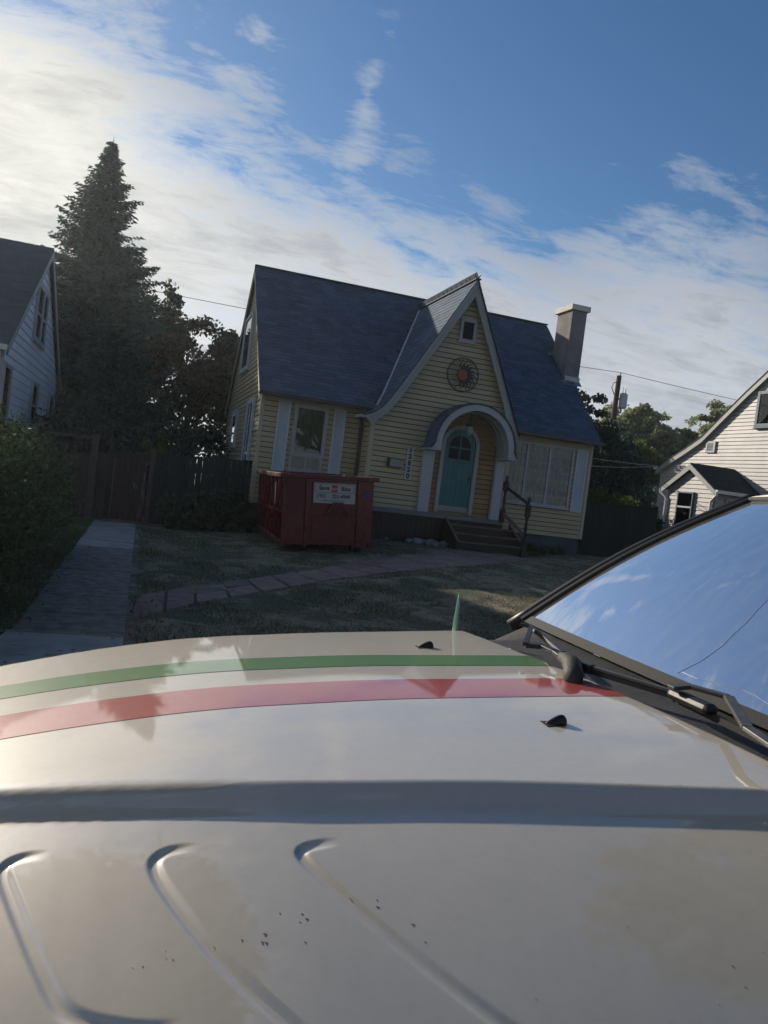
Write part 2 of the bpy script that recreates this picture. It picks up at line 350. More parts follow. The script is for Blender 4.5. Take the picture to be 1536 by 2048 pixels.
# ------------------------------------------------------------------ generic house bits
def siding(parent,axis,pos,z0,z1,expo,span,ma,sgn=-1,mat_core=True,holes=()):
    """lap boards; span(z)->(a,b) or None along the wall; axis 'y' = wall faces -Y at y=pos; 'x' = wall faces sgn X at x=pos"""
    z=z0
    while z<z1-.01:
        zt=min(z+expo,z1); s0=span(z+.004); s1=span(zt-.004)
        if s0 is None: break
        if s1 is None: s1=((s0[0]+s0[1])/2-.005,(s0[0]+s0[1])/2+.005)
        segs=[(s0[0],s1[0],s0[1],s1[1])]
        for (ha,hb,hz0,hz1) in holes:
            if z+.5*expo>hz0 and z+.5*expo<hz1:
                ns=[]
                for (a0,a1,b0,b1) in segs:
                    if ha>min(a0,a1) and hb<max(b0,b1): ns+= [(a0,a1,ha,ha),(hb,hb,b0,b1)]
                    else: ns.append((a0,a1,b0,b1))
                segs=ns
        for a0,a1,b0,b1 in segs:
            if b0-a0<.02: continue
            out=.018; mb=MB(); zg=zt-expo*.15
            def q(a,d,zz): return (a,pos-d,zz) if axis=='y' else (pos+sgn*d,a,zz)
            pr=[q(a0,out,z),q(b0,out,z),q(b1,.006,zg),q(a1,.006,zg),q(a0,-.018,z),q(b0,-.018,z),q(b1,-.018,zg),q(a1,-.018,zg)]
            mb.add(pr,[(0,1,2,3),(0,4,5,1),(3,2,6,7)]); mb.build('siding_board',ma,parent)
        z=zt
TABS={}
def tab_mesh(wd,ma):
    k=(round(wd,3),ma)
    if k not in TABS:
        t=MB(); h=.175; t.hexa([(0,0,0),(wd-.006,0,0),(wd-.006,h,0),(0,h,0),(0,0,.012),(wd-.006,0,.012),(wd-.006,h,.002),(0,h,.002)])
        me=bpy.data.meshes.new('shingle'); me.from_pydata(t.v,[],t.f); me.materials.append(M[ma]); TABS[k]=me
    return TABS[k]
def shingles(parent,O,u,v,wu,lv,inside,ma,single=0,expo=.14,start=0.0,cname='shingle_field'):
    """courses of tabs on the plane O + a*u + b*v; the lowest ones one by one, the rest joined"""
    O=Vector(O);u=Vector(u).normalized();v=Vector(v).normalized();n=u.cross(v)
    if n.z<0: n=-n; flip=True
    else: flip=False
    j=0; joined=MB(); cnt=0; L=root_loc(parent)
    b=start
    while b<lv:
        a=-random.uniform(0,.3)
        while a<wu:
            wd=random.choice([.22,.30,.34]); a0=max(a,0); a1=min(a+wd,wu); ww=a1-a0
            if ww>.04 and inside(O+u*((a0+a1)/2)+v*(b+.07)):
                if cnt<single and abs(ww-wd)<1e-6:
                    me=tab_mesh(wd,ma); o=bpy.data.objects.new('shingle',me); COL.objects.link(o); o.parent=parent
                    mx=Matrix.Identity(4); nn=u.cross(v)
                    for i in range(3): mx[i][0]=u[i]; mx[i][1]=v[i]; mx[i][2]=nn[i]
                    if nn.z<0:
                        for i in range(3): mx[i][2]=nn[i]
                    mx.translation=O+u*a0+v*b+n*random.uniform(0,.004)-L
                    o.matrix_local=mx; cnt+=1
                else:
                    e=random.uniform(0,.004); h=.175; g=.006
                    P=[(0,0,e),(ww-g,0,e),(ww-g,h,e),(0,h,e),(0,0,e+.012),(ww-g,0,e+.012),(ww-g,h,e+.002),(0,h,e+.002)]
                    Q=[O+u*(a0+x)+v*(b+y)+n*z for x,y,z in P]
                    base=len(joined.v); joined.v+=[tuple(q) for q in Q]
                    joined.f+=[tuple(base+i for i in f) for f in ((4,5,6,7),(0,1,5,4),(1,2,6,5),(3,0,4,7))]
            a+=wd
        b+=expo
    if joined.v:
        o=joined.build(cname,ma,parent); o['kind']='stuff'
def window_y(parent,x0,x1,z0,z1,yf,fr='trim',fw_=.07,depth=.075,panes=1,mull=.05,muntin=None,curtain='curtain',sill=True):
    """window in a wall facing -Y: frame, mullions, sill, pane, curtain"""
    f=MB(); yb=yf; yo=yf-depth
    f.box(x0-fw_,x0,yo,yb,z0-fw_,z1+fw_).box(x1,x1+fw_,yo,yb,z0-fw_,z1+fw_).box(x0,x1,yo+.001,yb,z1,z1+fw_).box(x0,x1,yo+.001,yb,z0-fw_,z0)
    W0=MB().box(x0,x1,yf-.048,yf-.045,z0,z1)
    wn=f.build('window',fr,parent,bevel=.006)
    W0.build('pane','pane',wn)
    if curtain:
        c=MB(); n=int((x1-x0)/.02); A=[(x0+(x1-x0)*i/n,yf-.022+.006*math.sin(i*.9)+.003*math.sin(i*2.1),z0) for i in range(n+1)]
        c.strip(A,[(p[0],p[1],z1) for p in A]); c.build('curtain',curtain,wn,smooth=True)
    MB().box(x0,x1,yf-.011,yf-.008,z0,z1).build('unlit_room_sheet','dark',wn)  # dark sheet behind the pane, painted in for the unlit room
    for i in range(1,panes):
        xm=x0+(x1-x0)*i/panes; MB().box(xm-mull/2,xm+mull/2,yo+.006,yf-.049,z0,z1).build('mullion',fr,wn,bevel=.004)
    if muntin:
        nxm,nzm=muntin; mm=MB()
        for p in range(panes):
            a=x0+(x1-x0)*p/panes; b=x0+(x1-x0)*(p+1)/panes
            for i in range(1,nxm): q=a+(b-a)*i/nxm; mm.box(q-.006,q+.006,yf-.056,yf-.049,z0,z1)
            for i in range(1,nzm): q=z0+(z1-z0)*i/nzm; mm.box(a,b,yf-.0555,yf-.0495,q-.006,q+.006)
        mm.build('muntins',fr,wn)
    if sill: MB().box(x0-fw_-.03,x1+fw_+.03,yo-.035,yb,z0-fw_-.035,z0-fw_-.002).build('sill',fr,wn,bevel=.005)
    return wn
def window_x(parent,xf,sgn,y0,y1,z0,z1,fr='trim',fw_=.08,mid=None,curtain='curtain',vert=None,inner=None):
    """window in a wall facing sgn*X"""
    a,b=sorted((xf,xf+sgn*.07)); f=MB()
    f.box(a,b,y0-fw_,y0,z0-fw_,z1+fw_).box(a,b,y1,y1+fw_,z0-fw_,z1+fw_).box(a,b-.001,y0,y1,z1,z1+fw_).box(a,b-.001,y0,y1,z0-fw_,z0)
    wn=f.build('window',fr,parent,bevel=.006)
    p0,p1=sorted((xf+sgn*.045,xf+sgn*.042)); MB().box(p0,p1,y0,y1,z0,z1).build('pane','pane',wn)
    q0,q1=sorted((xf+sgn*.006,xf+sgn*.010))
    if curtain:
        n=max(6,int((y1-y0)/.03)); A=[(xf+sgn*(.022+.007*math.sin(i*1.3)),y0+(y1-y0)*i/n,z0) for i in range(n+1)]
        MB().strip(A,[(p[0],p[1],z1) for p in A]).build('curtain',curtain,wn,smooth=True)
    MB().box(q0,q1,y0,y1,z0,z1).build('unlit_room_sheet','dark',wn)  # black sheet in place of the unlit room behind
    s0,s1=sorted((xf+sgn*.046,xf+sgn*.066))
    for zm in (mid or []): MB().box(s0,s1,y0,y1,zm-.025,zm+.025).build('mullion',inner or fr,wn,bevel=.004)
    for ym in (vert or []): MB().box(s0+.001,s1-.001,ym-.03,ym+.03,z0,z1).build('mullion',inner or fr,wn,bevel=.004)
    s0,s1=sorted((xf,xf+sgn*.085)); MB().box(s0,s1,y0-fw_-.02,y1+fw_+.02,z0-fw_-.04,z0-fw_-.002).build('sill',fr,wn,bevel=.004)
    return wn
def shutter_y(parent,x0,x1,z0,z1,yf):
    f=MB(); y0=yf-.045; t=.05
    f.box(x0,x0+t,y0,yf-.017,z0,z1).box(x1-t,x1,y0,yf-.017,z0,z1).box(x0+t,x1-t,y0+.001,yf-.017,z0,z0+t).box(x0+t,x1-t,y0+.001,yf-.017,z1-t,z1)
    f.box(x0+t,x1-t,yf-.022,yf-.017,z0+t,z1-t)
    s=f.build('shutter','shutter',parent,bevel=.003)
    l=MB(); z=z0+t
    while z<z1-t-.03:
        l.hexa([(x0+t,y0+.004,z),(x1-t,y0+.004,z),(x1-t,y0+.010,z),(x0+t,y0+.010,z),(x0+t,yf-.026,z+.030),(x1-t,yf-.026,z+.030),(x1-t,yf-.022,z+.030),(x0+t,yf-.022,z+.030)]); z+=.036
    o=l.build('louvres','shutter',s); o['kind']='stuff'
# thin hazy air added to lift the dark left side like lens veil
hm=bpy.data.materials.new('haze_air'); hm.use_nodes=True; t=hm.node_tree; t.nodes.clear(); N=NT(t)
vp=N.n('ShaderNodeVolumePrincipled',{'Color':(.88,.95,1,1),'Density':.0008,'Anisotropy':.6}); N.t.links.new(vp.outputs[0],N.n('ShaderNodeOutputMaterial').inputs['Volume'])
hz_=MB().box(-405,405,-305,505,-1.4,30).build('haze',hm); tag(hz_,kind='stuff')
# ------------------------------------------------------------------ the yellow house
D=18.5; G=17.8
H=thing('cottage','yellow storybook cottage with steep blue-grey shingle roof, curved front gable and arched teal door','house',(7.1,18.5,.3))
XL,XR=2.55,11.65; YB=26.0; RY,RZ=22.2,7.27; EZ=3.47
sm=(RZ-EZ)/(RY-18.25)
MB().box(XL+.03,XR-.03,D+.035,YB-.03,-.1,.80).build('foundation','foundation',H)
core=MB(); core.prism([(XL+.02,D+.02,.78),(XL+.02,YB-.02,.78),(XL+.02,YB-.02,EZ),(XL+.02,RY,RZ-.12),(XL+.02,D+.02,EZ-.02)],(XR-XL-.04,0,0)); core.build('wall','lap_shadow_core',H)
def zmain(y): return EZ+(y-18.25)*sm
# front left section / right section
siding(H,'y',D,.80,3.42,.124,lambda z:(XL+.02,5.14),'siding')
siding(H,'y',D,.78,3.42,.124,lambda z:(8.85,XR-.02),'siding')
# left gable wall
def lspan(z):
    if z<EZ-.05: return (D+.02,YB-.02)
    t=(z-EZ)/sm; a=18.25+t+.02; b=YB+.25-(a-18.25)
    a=max(a,D+.02); b=min(b,YB-.02)
    return (a,b) if b-a>.08 else None
siding(H,'x',XL,.80,RZ-.15,.124,lspan,'siding')
MB().prism([(XR+.004,D,.8),(XR+.004,YB,.8),(XR+.004,YB,EZ),(XR+.004,RY,RZ-.12),(XR+.004,D,EZ)],(.012,0,0)).build('side_wall','siding',H)
# corner boards
for x,y in ((XL-.02,D-.022),(XR-.05,D-.022)):
    MB().box(x,x+.09,y,y+.09,.78,3.44).build('corner_board','trim_cream',H,bevel=.004)
for a_,b_2,c_ in ((XL+.07,5.14,3.30),(8.9,XR-.05,3.24)): MB().box(a_,b_2,D-.03,D-.02,c_,3.44).build('frieze_board','trim_cream',H)
MB().box(2.5,5.3,18.2,D-.001,3.40,3.425).box(8.9,11.7,18.2,D-.001,3.40,3.425).build('soffit','deck_dark',H)
# front gable wing
WX0,WX1=5.12,8.85; AX,AZ=7.30,6.86
prof=[(4.86,3.20),(5.0,3.25),(5.14,3.33),(5.30,3.47),(5.48,3.72),(5.70,4.08),(5.96,4.53),(AX,AZ),(8.05,5.20),(8.60,3.98),(8.94,3.24)]
def pz(x):
    return np.interp(x,[p[0] for p in prof],[p[1] for p in prof])
def wspan(z):
    # interval of the wing wall under the roof profile at height z
    lx=[p for p in prof if p[0]<=AX]; rx=[p for p in prof if p[0]>=AX]
    if z>AZ-.25: return None
    a=np.interp(z+.10,[p[1] for p in lx],[p[0] for p in lx]); b=np.interp(z+.10,[p[1] for p in rx][::-1],[p[0] for p in rx][::-1])
    a=max(a,WX0+.02) if z>3.0 else WX0+.02; b=min(b,WX1-.02)
    return (a,b) if b-a>.05 else None
poly=[(WX0+.02,.86),(WX1-.02,.86),(WX1-.02,3.35),(8.6,3.85),(8.05,5.06),(AX,AZ-.16),(5.96,4.40),(5.70,3.95),(5.48,3.6),(5.30,3.36),(WX0+.02,3.22)]
MB().prism([(x,G+.02,z) for x,z in poly],(0,1.6,0)).build('gable_wall','lap_shadow_core',H)
hood_holes=[(6.55,8.70,1.0,2.9)]
siding(H,'y',G,1.05,AZ-.25,.124,wspan,'siding',holes=hood_holes)
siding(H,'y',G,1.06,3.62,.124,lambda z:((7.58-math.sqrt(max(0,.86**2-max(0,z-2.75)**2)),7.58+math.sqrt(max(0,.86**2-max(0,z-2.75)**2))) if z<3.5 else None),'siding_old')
siding(H,'x',WX0,1.0,3.2,.124,lambda z:(G+.03,D-.02),'siding')
for a_,b_2,c_ in ((WX0-.018,WX0+.085,3.22),(WX1-.085,WX1+.018,3.2)): MB().box(a_,b_2,G-.026,G+.08,.98,c_).build('corner_board','trim_cream',H,bevel=.004)
# bargeboards of the wing: follow the swept profile
def off(P,d):
    out=[]
    for i,p in enumerate(P):
        a=np.array(P[max(i-1,0)]);b=np.array(P[min(i+1,len(P)-1)]);t=b-a;t=t/np.linalg.norm(t);nn=np.array([t[1],-t[0]])
        if nn[1]>0: nn=-nn
        out.append(tuple(np.array(p)+nn*d))
    return out
left=prof[:8]; 
lt=[(x,z-.015) for x,z in left]; lo=off(left,.19); lo[-1]=(AX,AZ-.42); lo[0]=(5.06,3.02); lo[1]=(5.12,3.04)
b=MB(); n=len(lt)
b.strip([(x,17.62,z) for x,z in lt],[(x,17.62,z) for x,z in lo]).strip([(x,17.66,z) for x,z in lo],[(x,17.66,z) for x,z in lt]).strip([(x,17.62,z) for x,z in lo],[(x,17.66,z) for x,z in lo])
b.build('bargeboard','trim',H)
b=MB(); P=[(x,17.60,z) for x,z in [(p[0],p[1]-.015) for p in off(left,.06)]]; 
b.strip([(x,17.60,z) for x,z in lt],P).strip(P,[(x,17.62,z) for x,y,z in P]); b.build('bargeboard_moulding','white',H)
right=prof[7:]; rtp=[(x,z-.015) for x,z in right]; ro=off(right,.17); ro[0]=(AX,AZ-.42); ro[-1]=(8.74,3.06)
b=MB(); b.strip([(x,17.62,z) for x,z in rtp],[(x,17.62,z) for x,z in ro]).strip([(x,17.66,z) for x,z in ro],[(x,17.66,z) for x,z in rtp]).strip([(x,17.62,z) for x,z in ro],[(x,17.66,z) for x,z in ro]).add([(8.94,17.62,3.225),(8.94,17.66,3.225),(8.74,17.66,3.06),(8.74,17.62,3.06)],[(0,1,2,3)])
b.build('bargeboard','trim',H)
# wing roof deck + shingles
deck=MB()
def yend(z): return 18.25+max(0,(z-EZ))/sm+.12 if z>EZ else 18.55
for i in range(len(prof)-1):
    (x0,z0),(x1,z1)=prof[i],prof[i+1]
    deck.add([(x0,17.58,z0-.02),(x1,17.58,z1-.02),(x1,yend(z1),z1-.02),(x0,yend(z0),z0-.02),(x0,17.58,z0),(x1,17.58,z1),(x1,yend(z1),z1),(x0,yend(z0),z0)],[(4,5,6,7),(3,2,1,0),(0,1,5,4)])
deck.build('gable_roof','gutter_dark',H)
for i in range(len(prof)-1):
    (x0,z0),(x1,z1)=prof[i],prof[i+1]
    if x1<=AX:
        L=math.hypot(x1-x0,z1-z0); shingles(H,(x0,17.56,z0+.004),(0,1,0),(x1-x0,0,z1-z0),4.6,L,lambda p:p.y<yend(p.z)-.02,'shingle',cname='gable_shingles')
    else:
        L=math.hypot(x1-x0,z1-z0); shingles(H,(x1,17.56,z1+.004),(0,1,0),(x0-x1,0,z0-z1),4.6,L,lambda p:p.y<yend(p.z)-.02,'shingle',cname='gable_shingles')
MB().bar((AX,17.56,AZ+.01),(AX,yend(AZ),AZ+.01),.14,.03).build('ridge_cap','ridge_cap',H)
# main roof
mr=MB(); x0,x1=XL-.12,XR+.10
for (ya,za,yb,zb) in ((18.2,zmain(18.2),RY,RZ),(2*RY-18.2,zmain(18.2),RY,RZ)):
    mr.add([(x0,ya,za),(x1,ya,za),(x1,yb,zb),(x0,yb,zb),(x0,ya,za-.05),(x1,ya,za-.05),(x1,yb,zb-.05),(x0,yb,zb-.05)],[(0,1,2,3),(7,6,5,4),(0,4,5,1),(0,3,7,4),(1,5,6,2)])
mr.build('roof','shingle_dark',H)
mlen=math.hypot(RY-18.2,RZ-zmain(18.2))
def main_in(p):
    if 4.9<p.x<8.9 and pz(p.x)>p.z+.05: return False
    if 11.50<p.x<11.88 and 20.2<p.y<21.0: return False
    return True
shingles(H,(x0,18.19,zmain(18.19)+.012),(1,0,0),(0,RY-18.2,RZ-zmain(18.2)),x1-x0,mlen,main_in,'shingle',single=300)
MB().bar((x0,RY,RZ+.02),(x1,RY,RZ+.02),.20,.035).build('ridge_cap','ridge_cap',H,bevel=.01)
# gable rakes (left visible)
for xx in (x0+.005,x1-.03):
    b=MB()
    for s in (1,-1):
        ya,yb=(18.2,RY) if s==1 else (2*RY-18.2,RY); za,zb=zmain(18.2),RZ
        b.add([(xx,ya,za-.03),(xx,yb,zb-.03),(xx,yb,zb-.22),(xx,ya,za-.20),(xx+.025,ya,za-.03),(xx+.025,yb,zb-.03),(xx+.025,yb,zb-.22),(xx+.025,ya,za-.20)],[(0,1,2,3),(7,6,5,4),(3,2,6,7),(0,3,7,4)])
    b.build('rake_board','trim_cream' if xx<5 else 'trim',H)
# valley flashing left
va=[];vb=[]
for i in range(12):
    z=3.5+(AZ-3.5)*i/11; x=np.interp(z,[p[1] for p in prof[:8]],[p[0] for p in prof[:8]]); yv=18.25+(z-EZ)/sm
    va.append((x-.035,yv-.03,z+.02)); vb.append((x+.02,yv-.09,z+.035))
MB().strip(va,vb).build('valley_flashing','flashing',H)
# gutters
for a_,b_2 in ((x0-.02,4.86),(8.95,x1+.02)): MB().box(a_,b_2,18.08,18.19,3.36,3.45).build('gutter','gutter_dark',H,bevel=.01)
MB().box(4.76,4.86,17.6,18.1,3.13,3.20).build('gutter','trim',H,bevel=.01)
MB().tube([(5.0,18.42,3.2),(5.03,18.43,3.0),(5.04,18.43,.6)],.035,8).build('downspout','gutter_dark',H)
# chimney
ch=MB().box(11.45,11.93,20.15,21.02,3.5,7.36).build('chimney','stucco',H,bevel=.012)
MB().box(11.38,12.0,20.08,21.09,7.36,7.52).build('chimney_cap','cap',ch,bevel=.012)
fl=MB(); 
fl.hexa([(11.43,20.08,zmain(20.08)),(11.445,20.08,zmain(20.08)),(11.445,21.05,zmain(21.05)),(11.43,21.05,zmain(21.05)),(11.43,20.08,zmain(20.08)+.14),(11.445,20.08,zmain(20.08)+.14),(11.445,21.05,zmain(21.05)+.14),(11.43,21.05,zmain(21.05)+.14)])
fl.box(11.43,11.95,20.12,20.145,zmain(20.12)-.02,zmain(20.12)+.16)
fl.add([(11.33,19.98,zmain(19.98)+.022),(11.97,19.98,zmain(19.98)+.022),(11.97,20.14,zmain(20.14)+.022),(11.33,20.14,zmain(20.14)+.022)],[(0,1,2,3)])
fl.add([(11.30,20.98,zmain(20.98)+.03),(11.44,20.98,zmain(20.98)+.03),(11.44,21.05,zmain(21.05)+.03),(11.28,21.05,zmain(21.05)+.03)],[(0,1,2,3)])
fl.build('chimney_flashing','flashing',ch)
# windows on the front
shutter_y(H,2.95,3.26,1.62,3.34,D); shutter_y(H,4.34,4.64,1.62,3.31,D)
wl=window_y(H,3.44,4.10,2.14,3.20,D-.012,'trim',.09,.075,1,curtain='curtain_dark',sill=False)
w2=window_y(H,3.42,4.10,1.74,2.03,D-.0125,'trim',.07,.073,2,curtain=None)
wr=window_y(H,9.02,11.03,1.62,3.15,D-.012,'white',.06,.075,3,.07,muntin=(4,7),curtain='curtain')
shutter_y(H,11.19,11.54,1.50,3.22,D)
# left wall windows
window_x(H,XL-.016,-1,21.85,23.35,4.45,5.85,'shutter',.10,curtain='blind')
window_x(H,XL-.016,-1,19.55,20.55,1.75,3.25,'shutter',.12,curtain='blind',vert=[20.05])
window_x(H,XL-.016,-1,23.0,24.0,2.30,3.15,'shutter',.12,curtain='blind')
# attic vent
v=MB().box(7.06,7.14,G-.06,G-.017,5.36,5.92).box(7.42,7.50,G-.06,G-.017,5.36,5.92).box(7.14,7.42,G-.059,G-.017,5.84,5.92).box(7.14,7.42,G-.059,G-.017,5.36,5.42).build('gable_vent','trim',H,bevel=.004)
MB().box(7.14,7.42,G-.02,G-.017,5.42,5.84).build('vent_opening','dark',v)
l=MB()
for i in range(9): z=5.44+i*.045; l.hexa([(7.14,G-.05,z),(7.42,G-.05,z),(7.42,G-.045,z),(7.14,G-.045,z),(7.14,G-.022,z+.035),(7.42,G-.022,z+.035),(7.42,G-.018,z+.035),(7.14,G-.018,z+.035)])
l.build('vent_slats','gutter_dark',v)['kind']='stuff'
MB().box(7.02,7.54,G-.07,G-.017,5.32,5.358).build('vent_sill','trim_cream',v)
# arched door
dcx=7.465
def arch(cx,r,zs,n=24,a0=0,a1=math.pi): return [(cx+r*math.cos(a0+(a1-a0)*i/n),zs+r*math.sin(a0+(a1-a0)*i/n)) for i in range(n+1)]
# frame
fo=[(dcx+.51,1.10)]+arch(dcx,.51,2.79)+[(dcx-.51,1.10)]; fi=[(dcx+.415,1.10)]+arch(dcx,.415,2.79)+[(dcx-.415,1.10)]
b=MB(); y0=G-.075
b.strip([(x,y0,z) for x,z in fo],[(x,y0,z) for x,z in fi]).strip([(x,y0,z) for x,z in fo],[(x,G,z) for x,z in fo]).strip([(x,y0,z) for x,z in fi],[(x,G,z) for x,z in fi])
dfr=b.build('door_frame','trim',H)
# door leaf with window openings cut: built from vertical planks below and a rail ring above
dr=MB(); pts=[(dcx+.41,1.14)]+arch(dcx,.41,2.79)+[(dcx-.41,1.14)]
dr.prism([(x,G-.028,z) for x,z in pts],(0,.012,0)); door=dr.build('door','teal',H)
for i in range(6):
    x=dcx-.39+i*.13+.005; zt=2.42
    MB().box(x,x+.12,G-.034,G-.028,1.30,zt).build('plank','teal',door,bevel=.002)
MB().box(dcx-.40,dcx+.40,G-.033,G-.027,1.15,1.28).build('kick_plate','metal_grey',door)
pn=MB()
def clipz(x0,x1,z0):
    q=[(x0,z0),(x1,z0)]; n=6
    for i in range(n+1):
        x=x1+(x0-x1)*i/n; q.append((x,2.76+math.sqrt(max(.29**2-(x-dcx)**2,.0001))))
    return q
for x0_,x1_ in ((dcx-.285,dcx-.02),(dcx+.02,dcx+.285)):
    MB().prism([(x,G-.0315,z) for x,z in clipz(x0_,x1_,2.76)],(0,.003,0)).build('pane','dark_glass',door)
    MB().box(x0_,x1_,G-.0315,G-.0285,2.46,2.72).build('pane','dark_glass',door)
mo=MB().box(dcx-.018,dcx+.018,G-.044,G-.0285,2.44,3.05).box(dcx-.285,dcx+.285,G-.043,G-.0285,2.722,2.758).box(dcx-.31,dcx-.285,G-.042,G-.0285,2.44,2.78).box(dcx+.285,dcx+.31,G-.042,G-.0285,2.44,2.78).box(dcx-.31,dcx+.31,G-.0415,G-.0285,2.425,2.457)
ri=arch(dcx,.29,2.76,16); ro_=arch(dcx,.318,2.76,16); mo.strip([(x,G-.042,z) for x,z in ro_],[(x,G-.042,z) for x,z in ri]); mo.build('window_bars','teal',door)
hd=MB().tube([(dcx+.33,G-.03,2.02),(dcx+.33,G-.085,2.02)],.018,8).tube([(dcx+.33,G-.03,2.2),(dcx+.33,G-.05,2.2)],.022,10).box(dcx+.31,dcx+.35,G-.035,G-.03,1.9,2.08); hd.build('handle','iron',door)
# pilasters and arched hood
for x0_,x1_ in ((6.50,6.78),(8.46,8.70)):
    MB().box(x0_,x1_,G-.13,G-.001,1.06,2.66).build('pilaster','white',H,bevel=.006)
hc,hz=7.575,2.76
def ring(r,flare):
    a=arch(hc,r,hz,30,0,math.pi); xr=r+flare
    tail=[(hc+r+flare*.75,hz-.13+.03),(hc+r+flare*.2,hz-.05+.02)]
    return [(hc+xr,hz-.14)]+tail[0:1]+tail[1:]+a+[(hc-r-flare*.2,hz-.03),(hc-r-flare*.75,hz-.10)]+[(hc-xr,hz-.14)]
HY=17.08
out=ring(1.055,.085); mid=ring(1.03,.085); inn=[(hc+.88,hz-.14)]+[(hc+.88,hz-.08),(hc+.88,hz-.03)]+arch(hc,.88,hz,30)+[(hc-.88,hz-.03),(hc-.88,hz-.08),(hc-.88,hz-.14)]
b=MB(); b.strip([(x,HY,z) for x,z in mid],[(x,HY,z) for x,z in inn]).strip([(x,HY+.03,z) for x,z in inn],[(x,HY+.03,z) for x,z in mid]).strip([(x,HY,z) for x,z in inn],[(x,HY+.03,z) for x,z in inn])
hoodm=b.build('door_hood','white',H)
i2=inn; b=MB(); b.strip([(x,HY+.03,z) for x,z in i2],[(x,G-.02,z) for x,z in i2]); b.add([(mid[0][0],HY,mid[0][1]),(inn[0][0],HY,inn[0][1]),(inn[0][0],G,inn[0][1]),(mid[0][0],G,mid[0][1])],[(0,1,2,3)]); b.add([(mid[-1][0],HY,mid[-1][1]),(inn[-1][0],HY,inn[-1][1]),(inn[-1][0],G,inn[-1][1]),(mid[-1][0],G,mid[-1][1])],[(0,1,2,3)])
b.build('hood_lining','trim',hoodm)
b=MB()
for r_ in (.872,): 
    rr=arch(hc,r_,hz,24)
    for yy in (17.3,17.55): b.strip([(x,yy,z) for x,z in arch(hc,.878,hz,24)],[(x,yy,z) for x,z in arch(hc,.84,hz,24)]).strip([(x,yy,z) for x,z in arch(hc,.84,hz,24)],[(x,yy+.03,z) for x,z in arch(hc,.84,hz,24)])
b.build('hood_rib','trim',hoodm)
b=MB(); b.strip([(x,HY-.02,z) for x,z in out],[(x,G,z) for x,z in out]).strip([(x,HY-.02,z) for x,z in out],[(x,HY-.02,z) for x,z in mid]); b.build('hood_roof','gutter_dark',hoodm)
cur=MB()
arc=ring(1.062,.088); arc=arc[::-1]
# courses round the curve
S_=[0]
for i in range(len(arc)-1): S_.append(S_[-1]+math.hypot(arc[i+1][0]-arc[i][0],arc[i+1][1]-arc[i][1]))
def atS(s): return (np.interp(s,S_,[p[0] for p in arc]),np.interp(s,S_,[p[1] for p in arc]))
s=0
while s<S_[-1]-.13:
    (xa,za),(xb,zb)=atS(s),atS(s+.15); up_=(s<S_[-1]/2); yy=HY-.03+random.uniform(-.1,0)
    while yy<G-.02:
        y1=min(yy+.24,G-.02); ya_=max(yy,HY-.025)
        if y1-ya_>.03:
            dxx,dzz=xa-hc,za-hz; L=math.hypot(dxx,dzz); ea=.012 if up_ else .002; eb=.002 if up_ else .012
            na=(dxx/L,dzz/L); L2=math.hypot(xb-hc,zb-hz); nb=((xb-hc)/L2,(zb-hz)/L2)
            q=[(xa,ya_,za),(xa,y1-.005,za),(xb,y1-.005,zb),(xb,ya_,zb),(xa+na[0]*ea,ya_,za+na[1]*ea),(xa+na[0]*ea,y1-.005,za+na[1]*ea),(xb+nb[0]*eb,y1-.005,zb+nb[1]*eb),(xb+nb[0]*eb,ya_,zb+nb[1]*eb)]
            MB().hexa(q).build('shingle','shingle',hoodm)
        yy=y1
    s+=.15
MB().box(6.42,6.70,HY,G-.03,2.575,2.615).build('hood_bracket','white',hoodm,bevel=.004)
MB().box(8.46,8.72,HY,G-.03,2.575,2.615).build('hood_bracket','white',hoodm,bevel=.004)
# ------------------------------------------------------------------ deck and steps
dk=thing('front_deck','dark stained wooden deck with grey edge below the arched door','deck',(6.8,17.3,.3))
MB().box(5.02,8.50,16.98,17.01,.98,1.045).build('fascia_board','deck_wood',dk,bevel=.004)
x=5.02
for i in range(6):
    y0_=17.0+i*.135; MB().box(5.0,8.52,y0_,y0_+.128,1.045,1.068).build('deck_board','deck_wood',dk,bevel=.003)
x=5.06
while x<8.5:
    MB().box(x,x+.115,17.05,17.075,.22,.978).build('skirt_board','deck_dark',dk); x+=.124
MB().box(5.0,5.03,17.05,17.78,.1,.98).box(8.50,8.53,17.05,17.78,.1,.98).build('side_skirt','deck_dark',dk)
st=thing('front_steps','dark wooden steps with worn tread edges leading up to the deck','steps',(7.8,16.5,.3))
for (zt,yf_) in ((.895,16.70),(.72,16.42),(.545,16.14)):
    MB().box(7.02,8.66,yf_,yf_+.30,zt-.035,zt).build('tread','deck_dark',st)
    MB().box(7.02,8.66,yf_-.012,yf_-.001,zt-.036,zt+.001).build('nosing','step_edge',st)
    MB().box(7.02,8.66,yf_+.03,yf_+.045,zt-.185,zt-.037).build('riser','deck_dark',st)
for xx in (6.97,8.665):
    MB().prism([(xx,16.98,1.03),(xx,16.10,.56),(xx,16.10,.26),(xx,16.98,.22)],(.045,0,0)).build('stringer','deck_dark',st)
    MB().prism([(xx-.003,16.98,1.034),(xx-.003,16.095,.564),(xx-.003,16.095,.53),(xx-.003,16.98,1.0)],(.051,0,0)).build('stringer_edge','step_edge',st)
rl=thing('stair_railing','dark turned wooden railing with two posts on the right of the steps','railing',(8.5,16.95,1.05))
